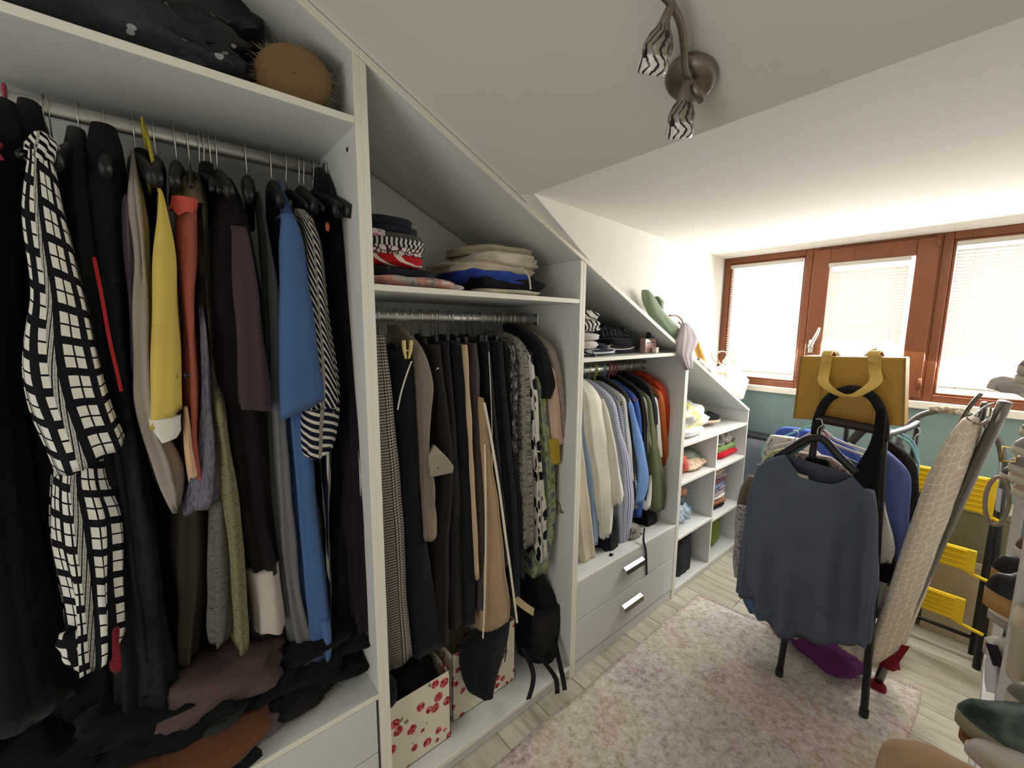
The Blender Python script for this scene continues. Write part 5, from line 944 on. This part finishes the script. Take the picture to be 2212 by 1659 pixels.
for lb, mt_, px, py, d, rot, nm in (('purple cloth bag lying on the floor under the stand', cloth((92, 38, 92)), 1770, 1440, (.30, .20, .10), -.35, 'bag'), ('cream cloth bag on the floor behind the purple one', cloth((190, 178, 160)), 1840, 1405, (.26, .2, .14), .1, 'bag'), ('pale pink cloth on the floor under the stand', cloth((178, 150, 146)), 1712, 1375, (.2, .2, .11), .2, 'cloth')):
    p = P(px, py, z=0); o = lump(nm, (p.x, p.y+.06, .011 if p.x < .98 and p.y < 2.25 else .001), d, mt_, rot=rot, nz=.25, seed=rnd.randrange(99)); tag(o, lb, nm)
# ---------------- ironing board
ib = thing('ironing_board', 'folded ironing board with a scale patterned cover leaning upright', 'ironing board', (.86, 2.19, 0))
B0 = P(1914, 1405, y=2.12); B1 = P(2096, 905, y=1.93); ax_ = (B1-B0).normalized(); c_ = (B0+B1)/2; dd, pp = view_axes(c_); pv = Vector((-pp.x, -pp.y, 0)); pv = (pv-ax_*pv.dot(ax_)).normalized(); wv = (pv*.046+Vector((dd.x, dd.y, 0))*.13); wv = wv-ax_*wv.dot(ax_); nv_ = ax_.cross(wv).normalized()
def scal():
    t = NT('scale_pattern_cover', .8, .2); v, U, V = t.uv(); vo = t.voro(t.mapping(v, (40, 30, 1)), 1, 'DISTANCE_TO_EDGE', .4); g = t.math('LESS_THAN', vo.outputs['Distance'], .06); t.col(t.mix(g, t.mix(t.noise(v, 6, 3), srgb((186, 172, 156)), srgb((206, 192, 174))), srgb((222, 212, 198)))); t.bump(vo.outputs['Distance'], .3, .004); return t.m
vs = []; fs = []; uv = []; NR = 26; nn_ = 28; Lb = (B1-B0).length
for i in range(NR+1):
    s = i/NR; wf = 1 if s < .75 else max(.06, (1-((s-.75)/.25)**2.2))**.5; cc = B0+ax_*(Lb*s)
    for k in range(nn_):
        a = 2*math.pi*k/nn_; cx = math.copysign(abs(math.cos(a))**.8, math.cos(a)); sy = math.copysign(abs(math.sin(a))**.6, math.sin(a)); b_ = .002*noise.noise(cc*20+Vector((k, 0, 0)))
        vs.append(cc+wv*cx*wf+nv_*(sy*.020*(.6+.4*wf)+b_)); uv.append((k/nn_*.34, s*Lb))
for i in range(NR):
    for k in range(nn_): fs.append([i*nn_+k, i*nn_+(k+1) % nn_, (i+1)*nn_+(k+1) % nn_, (i+1)*nn_+k])
fs.append(list(range(nn_))[::-1]); fs.append([NR*nn_+k for k in range(nn_)])
mesh('board_cover', vs, fs, scal(), ib, uv=uv)
M_gm = plain((120, 118, 112), .28, .5, 1.0)
tube('leg', [P(1893, 1480, y=2.19), P(1960, 1330, y=2.15), P(2060, 1110, y=2.06), P(2172, 868, y=1.95)], .016, M_gm, ib, n=14, k=4)
tube('leg', [P(1915, 1440, y=2.24), P(2000, 1250, y=2.2), P(2090, 1050, y=2.1), P(2150, 905, y=2.0)], .011, plain((40, 38, 38), .4), ib, n=12, k=4)
tube('leg', [P(1940, 1350, y=2.2), P(2030, 1150, y=2.15), P(2110, 930, y=2.02), P(2128, 870, y=1.98)], .009, M_gm, ib, n=12, k=4)
tube('edge_tube', [P(1978, 1090, y=2.06), P(2050, 960, y=2.0), P(2090, 885, y=1.97), P(2120, 850, y=1.96)], .006, M_gm, ib, n=8, k=4)
M_red = cloth((120, 20, 28), .6)
lump('foot_cap', P(1893, 1492, y=2.18), (.06, .045, .045), M_red, ib, nz=.06, n=18, m=12)
lump('red_tie', P(1916, 1440, y=2.17), (.07, .07, .07), M_red, ib, nz=.4, freq=16, n=24, m=14); ribbon('tie_end', [P(1930, 1435, y=2.16), P(1945, 1412, y=2.16), P(1957, 1395, y=2.16)], Vector((.012, 0, .004)), .003, M_red, ib)
pts = [P(a, b, y=1.93) for a, b in ((2128, 838), (2140, 818), (2165, 812), (2226, 824), (2226, 868), (2195, 852), (2160, 846))]
prism('head_bracket', pts, (.004, .05, 0), plain((196, 188, 178), .5), ib, bev=.004)
lump('bracket_knob', P(2182, 850, y=1.925), (.06, .02, .03), plain((160, 152, 144), .5), ib, nz=0, n=20, m=12)
for i, (a, b) in enumerate((((2150, 870), (2095, 905)), ((2160, 905), (2110, 920)), ((2140, 880), (2130, 925)))):
    tube('frame_rod', [P(*a, y=1.95), P((a[0]+b[0])/2+4, (a[1]+b[1])/2-8, y=1.97), P(*b, y=1.97)], .0028, M_chrome, ib, k=4)
ribbon('cover_cord', [P(2088, 902, y=1.92), P(2100, 912, y=1.91), P(2120, 918, y=1.92), P(2135, 912, y=1.93)], Vector((0, .001, .003)), .002, cloth((120, 100, 92)), ib)
# ---------------- yellow folded stepladder
ld = thing('stepladder', 'folded black stepladder with ribbed yellow steps by the teal wall', 'ladder', (.95, 2.7, 0))
for x in (.775, 1.122): tube('rail', [(x, 2.672, .0), (x, 2.70, .5), (x-.02 if x > 1 else x+.0, 2.74, .95)], .014, M_black, ld, n=12)
for x in (.80, 1.10): tube('rear_leg', [(x, 2.74, .02), (x, 2.78, .9)], .010, M_black, ld, n=10)
tube('rear_bar', [(.80, 2.74, .10), (1.10, 2.74, .10)], .009, M_black, ld)
tube('handle_arch', [(.762, 2.74, .94), (.775, 2.755, 1.02), (.83, 2.77, 1.10), (.92, 2.775, 1.135), (1.01, 2.77, 1.11), (1.075, 2.755, 1.03), (1.10, 2.74, .94)], .013, plain((96, 94, 90), .35, .5, .6), ld, n=12, k=6)
lump('peeling_grip', (.915, 2.77, 1.118), (.14, .036, .036), blotch([(196, 180, 150), (120, 104, 84), (214, 206, 190)], 30, coord='obj'), ld, nz=.1, n=20, m=12)
M_yel = plain((236, 196, 18), .45)
def step(x0, x1, z0, z1, y, arm=True):
    s = box('step', (x0, y-.012, z0), (x1, y+.006, z1), M_yel, ld, bev=.004); nr = max(3, int((z1-z0)/.022)); bm = bmesh.new()
    for i in range(nr):
        zz = z0+.012+(z1-z0-.02)*i/(nr-1); add_box(bm, (x0+.02, y-.018, zz-.004), (x1-.03, y-.010, zz+.003), .0015)
    rb = bm_obj('ribs', bm, M_yel, None); rb.parent = s; rb.location = Vector(rb.location)-Vector(s.matrix_basis.translation)-Vector(ld.location)
    if arm: tube('step_arm', [(x1-.05, y, z0+.01), (x1-.0, y, z0-.012), (1.125, y-.01, z0-.02)], .008, M_yel, ld, k=3)
step(.80, 1.095, .705, .868, 2.70); step(.80, 1.07, .435, .535, 2.68); step(.80, 1.06, .195, .305, 2.665)
# ---------------- clutter in the window corner
cab = thing('drawer_cabinet', 'low grey plastic drawer cabinet in the corner behind the wardrobe end', 'cabinet', (.1, 3.0, 0))
M_gp = plain((108, 122, 132), .5)
box('cabinet_body', (-.12, 2.96, .0), (.42, 3.09, .78), plain((150, 162, 168), .5), cab); box('top_lid', (-.13, 2.955, .78), (.43, 3.095, .80), plain((40, 42, 46), .5), cab)
for i in range(3): box('drawer_front', (-.11, 2.945, .06+.24*i), (.41, 2.96, .25+.24*i), M_gp, cab, bev=.004)
for lb, lo, hi, c in (('beige cardboard box behind the stepladder', (.92, 2.84, 0), (1.16, 3.05, .42), (176, 160, 132)), ('olive grey storage crate stacked behind the stepladder', (.90, 2.85, .422), (1.18, 3.05, .68), (122, 118, 96)), ('grey blue plastic crate on the floor behind the stepladder', (.62, 2.84, 0), (.90, 3.05, .36), (112, 126, 132))):
    t = thing('storage_box', lb, 'box', ((lo[0]+hi[0])/2, (lo[1]+hi[1])/2, lo[2])); box('box_body', lo, (hi[0], hi[1], hi[2]-.03), plain(c, .6), t, bev=.004); box('lid', (lo[0]-.004, lo[1]-.004, hi[2]-.03), (hi[0]+.004, hi[1]+.004, hi[2]), plain(tuple(min(255, int(v*1.1)) for v in c), .6), t, bev=.004)
# ---------------- shoe rack at the right edge
rk = thing('shoe_rack', 'white shoe rack along the right wall packed with shoes', 'shoe rack', (1.25, 1.3, 0))
M_rk = laminate('rack_white', (206, 200, 192))
for y in (.62, 1.22, 1.80): box('upright', (1.118, y-.012, 0), (1.138, y+.012, 1.34 if y > 1 else .93), M_rk, rk, bev=.002); box('upright', (1.385, y-.012, 0), (1.405, y+.012, 1.34 if y > 1 else .93), M_rk, rk, bev=.002)
RZ = [.12, .36, .58]
for z in RZ: box('shelf', (1.11, .61, z-.015), (1.405, 1.81, z), M_rk, rk)
def rshoe(label, px, py, y, rgb, sole=(206, 196, 180), L=.25, W=.085, H=.06, st=.018, zs=0, cat='shoe', mt=None, rot=.12, **kw):
    p = P(px, py, y=y); zb_ = p.z-st*1.2
    t = shoe(kw.pop('name', 'shoe'), label, (p.x, y, zb_), (1, rot, 0), L=L, W=W, H=H, st=st, upper=mt or leather2(rgb), sole=plain(sole, .6), cat=cat, grp='shoes on the rack at the right edge', **kw)
    box('shelf', (1.125, y-.05, zb_-.013), (1.405, y+.07, zb_-.001), M_rk, rk, bev=.001); return t
def leather2(rgb):
    def f():
        t = NT('shoe_leather_%d_%d_%d' % tuple(rgb), .4, .4); c = srgb(rgb); t.col(t.mix(t.noise(t.obj(), 25, 4), tuple(v*.8 for v in c), tuple(min(1, v*1.1) for v in c))); t.bump(t.noise(t.obj(), 120, 3), .2, .001); return t.m
    return mat(('lea2', tuple(rgb)), f)
rshoe('lilac pointed shoe on the top tier of the rack', 2198, 790, 1.45, (150, 112, 136))
rshoe('mauve grey shoe under the lilac one', 2192, 812, 1.5, (164, 144, 150))
rshoe('brown suede loafer on the upper rack by the bracket', 2204, 925, 1.5, (110, 70, 56))
rshoe('silver grey pump above the gold buckled sandal', 2186, 962, 1.45, (150, 146, 142))
s_ = rshoe('gold buckled grey sandal on the rack', 2178, 1000, 1.5, (140, 130, 128)); p = P(2178, 985, y=1.49)
tube('gold_buckle', [p+Vector(v) for v in ((-.01, 0, -.015), (-.01, 0, .02), (.012, 0, .02), (.012, 0, -.012), (-.01, 0, -.015))], .0022, plain((212, 178, 96), .25, .5, 1.0), s_)
rshoe('charcoal flat shoe just left of the beige pumps', 2160, 1020, 1.62, (76, 76, 78))
rshoe('glossy beige pump, upper of the beige pair', 2178, 1022, 1.5, (190, 164, 132), H=.05)
rshoe('glossy beige pump, lower of the beige pair', 2184, 1052, 1.5, (186, 164, 138), H=.05)
rshoe('brown fur lined round toe shoe', 2192, 1180, 1.25, (96, 66, 48), H=.09, W=.1)
rshoe('tan wedge with a black upper, rear of the pair', 2142, 1222, 1.5, (34, 32, 32), sole=(170, 124, 66), st=.035, H=.10)
rshoe('tan wedge with a black upper, front of the pair', 2128, 1262, 1.32, (30, 29, 31), sole=(176, 132, 76), st=.04, H=.10)
rshoe('white canvas sneaker, rear of three', 2152, 1290, 1.5, (224, 214, 200), sole=(226, 214, 206))
rshoe('white canvas sneaker, middle of three', 2134, 1318, 1.35, (222, 212, 196), sole=(170, 158, 146))
rshoe('white canvas sneaker, front of three', 2166, 1338, 1.35, (216, 208, 194), sole=(196, 186, 176), rot=0)
rshoe('off white slide shoe with a thick sole', 2126, 1378, 1.28, (214, 212, 200), sole=(178, 160, 142), st=.03, open_=False, H=.04)
rshoe('grey beige loafer above the green trainer', 2172, 1490, 1.0, (120, 116, 104), sole=(206, 194, 172), W=.09)
rshoe('large dark green trainer with a cream sole', 2066, 1530, .80, (62, 76, 66), sole=(160, 146, 124), W=.10, H=.055, st=.020, L=.27, mt=blotch([(44, 54, 48), (120, 134, 128), (70, 84, 74)], 9, coord='obj'), rot=.25)
rshoe('brown leather loafer under the green trainer', 2072, 1580, .80, (150, 100, 52), sole=(140, 96, 56), W=.085, H=.05, st=.012, rot=.25)
rshoe('white glossy flat shoe under the brown loafer', 2084, 1612, .76, (222, 214, 204), sole=(222, 214, 204), W=.08, H=.04, st=.01, rot=.3, open_=False)
gar('boot', 'beige suede boot shaft standing on the lower rack', 'boot', cloth((186, 172, 152)), [(1330, 2186, 2240), (1400, 2184, 2240), (1460, 2182, 2240)], mode='face', yc=1.15, th=.1, group='shoes on the rack at the right edge', amp=.003)
gar('pouch', 'white cloth shoe pouch with a dark strap', 'bag', cloth((206, 202, 208)), [(1395, 2138, 2150), (1430, 2132, 2160), (1480, 2130, 2166)], mode='face', yc=1.25, th=.05, amp=.002)
o = ribbon('strap', [P(2142, 1392, y=1.22), P(2150, 1415, y=1.22), P(2158, 1440, y=1.22)], Vector((.008, 0, .002)), .003, cloth((44, 34, 46)), at=P(2150, 1440, y=1.22)); tag(o, 'dark purple strap lying on the white shoe pouch', 'strap')
lp = thing('bag_handle_loop', 'beige oval plastic loop with a white tag hanging on the rack', 'handle', P(2155, 1140, y=1.6)); lp.name = 'oval_loop'
tube('loop', [P(2154+26*math.cos(a)+4*math.sin(a), 1082-52*math.sin(a), y=1.6) for a in [i*math.pi/12 for i in range(25)]], .008, plain((150, 134, 116), .4), lp, n=10, flat=.6)
prism('tag', [P(a, b, y=1.59) for a, b in ((2153, 1055), (2166, 1057), (2160, 1108), (2149, 1102))], (0, .004, 0), plain((214, 212, 214), .6), lp, bev=.001)
# tan cloth in the near right corner
tc = gar('cushion', 'tan suede cushion end in the bottom right corner', 'cushion', cloth((168, 138, 108)), [(1668, 1930, 2270, .03), (1678, 1902, 2290, .06), (1694, 1896, 2300, .09), (1720, 1894, 2300, .1), (1800, 1892, 2300, .1)], mode='face', yc=.66, th=.06, amp=.004, lam=.08, n=60, hem=.003, lean=-.012)
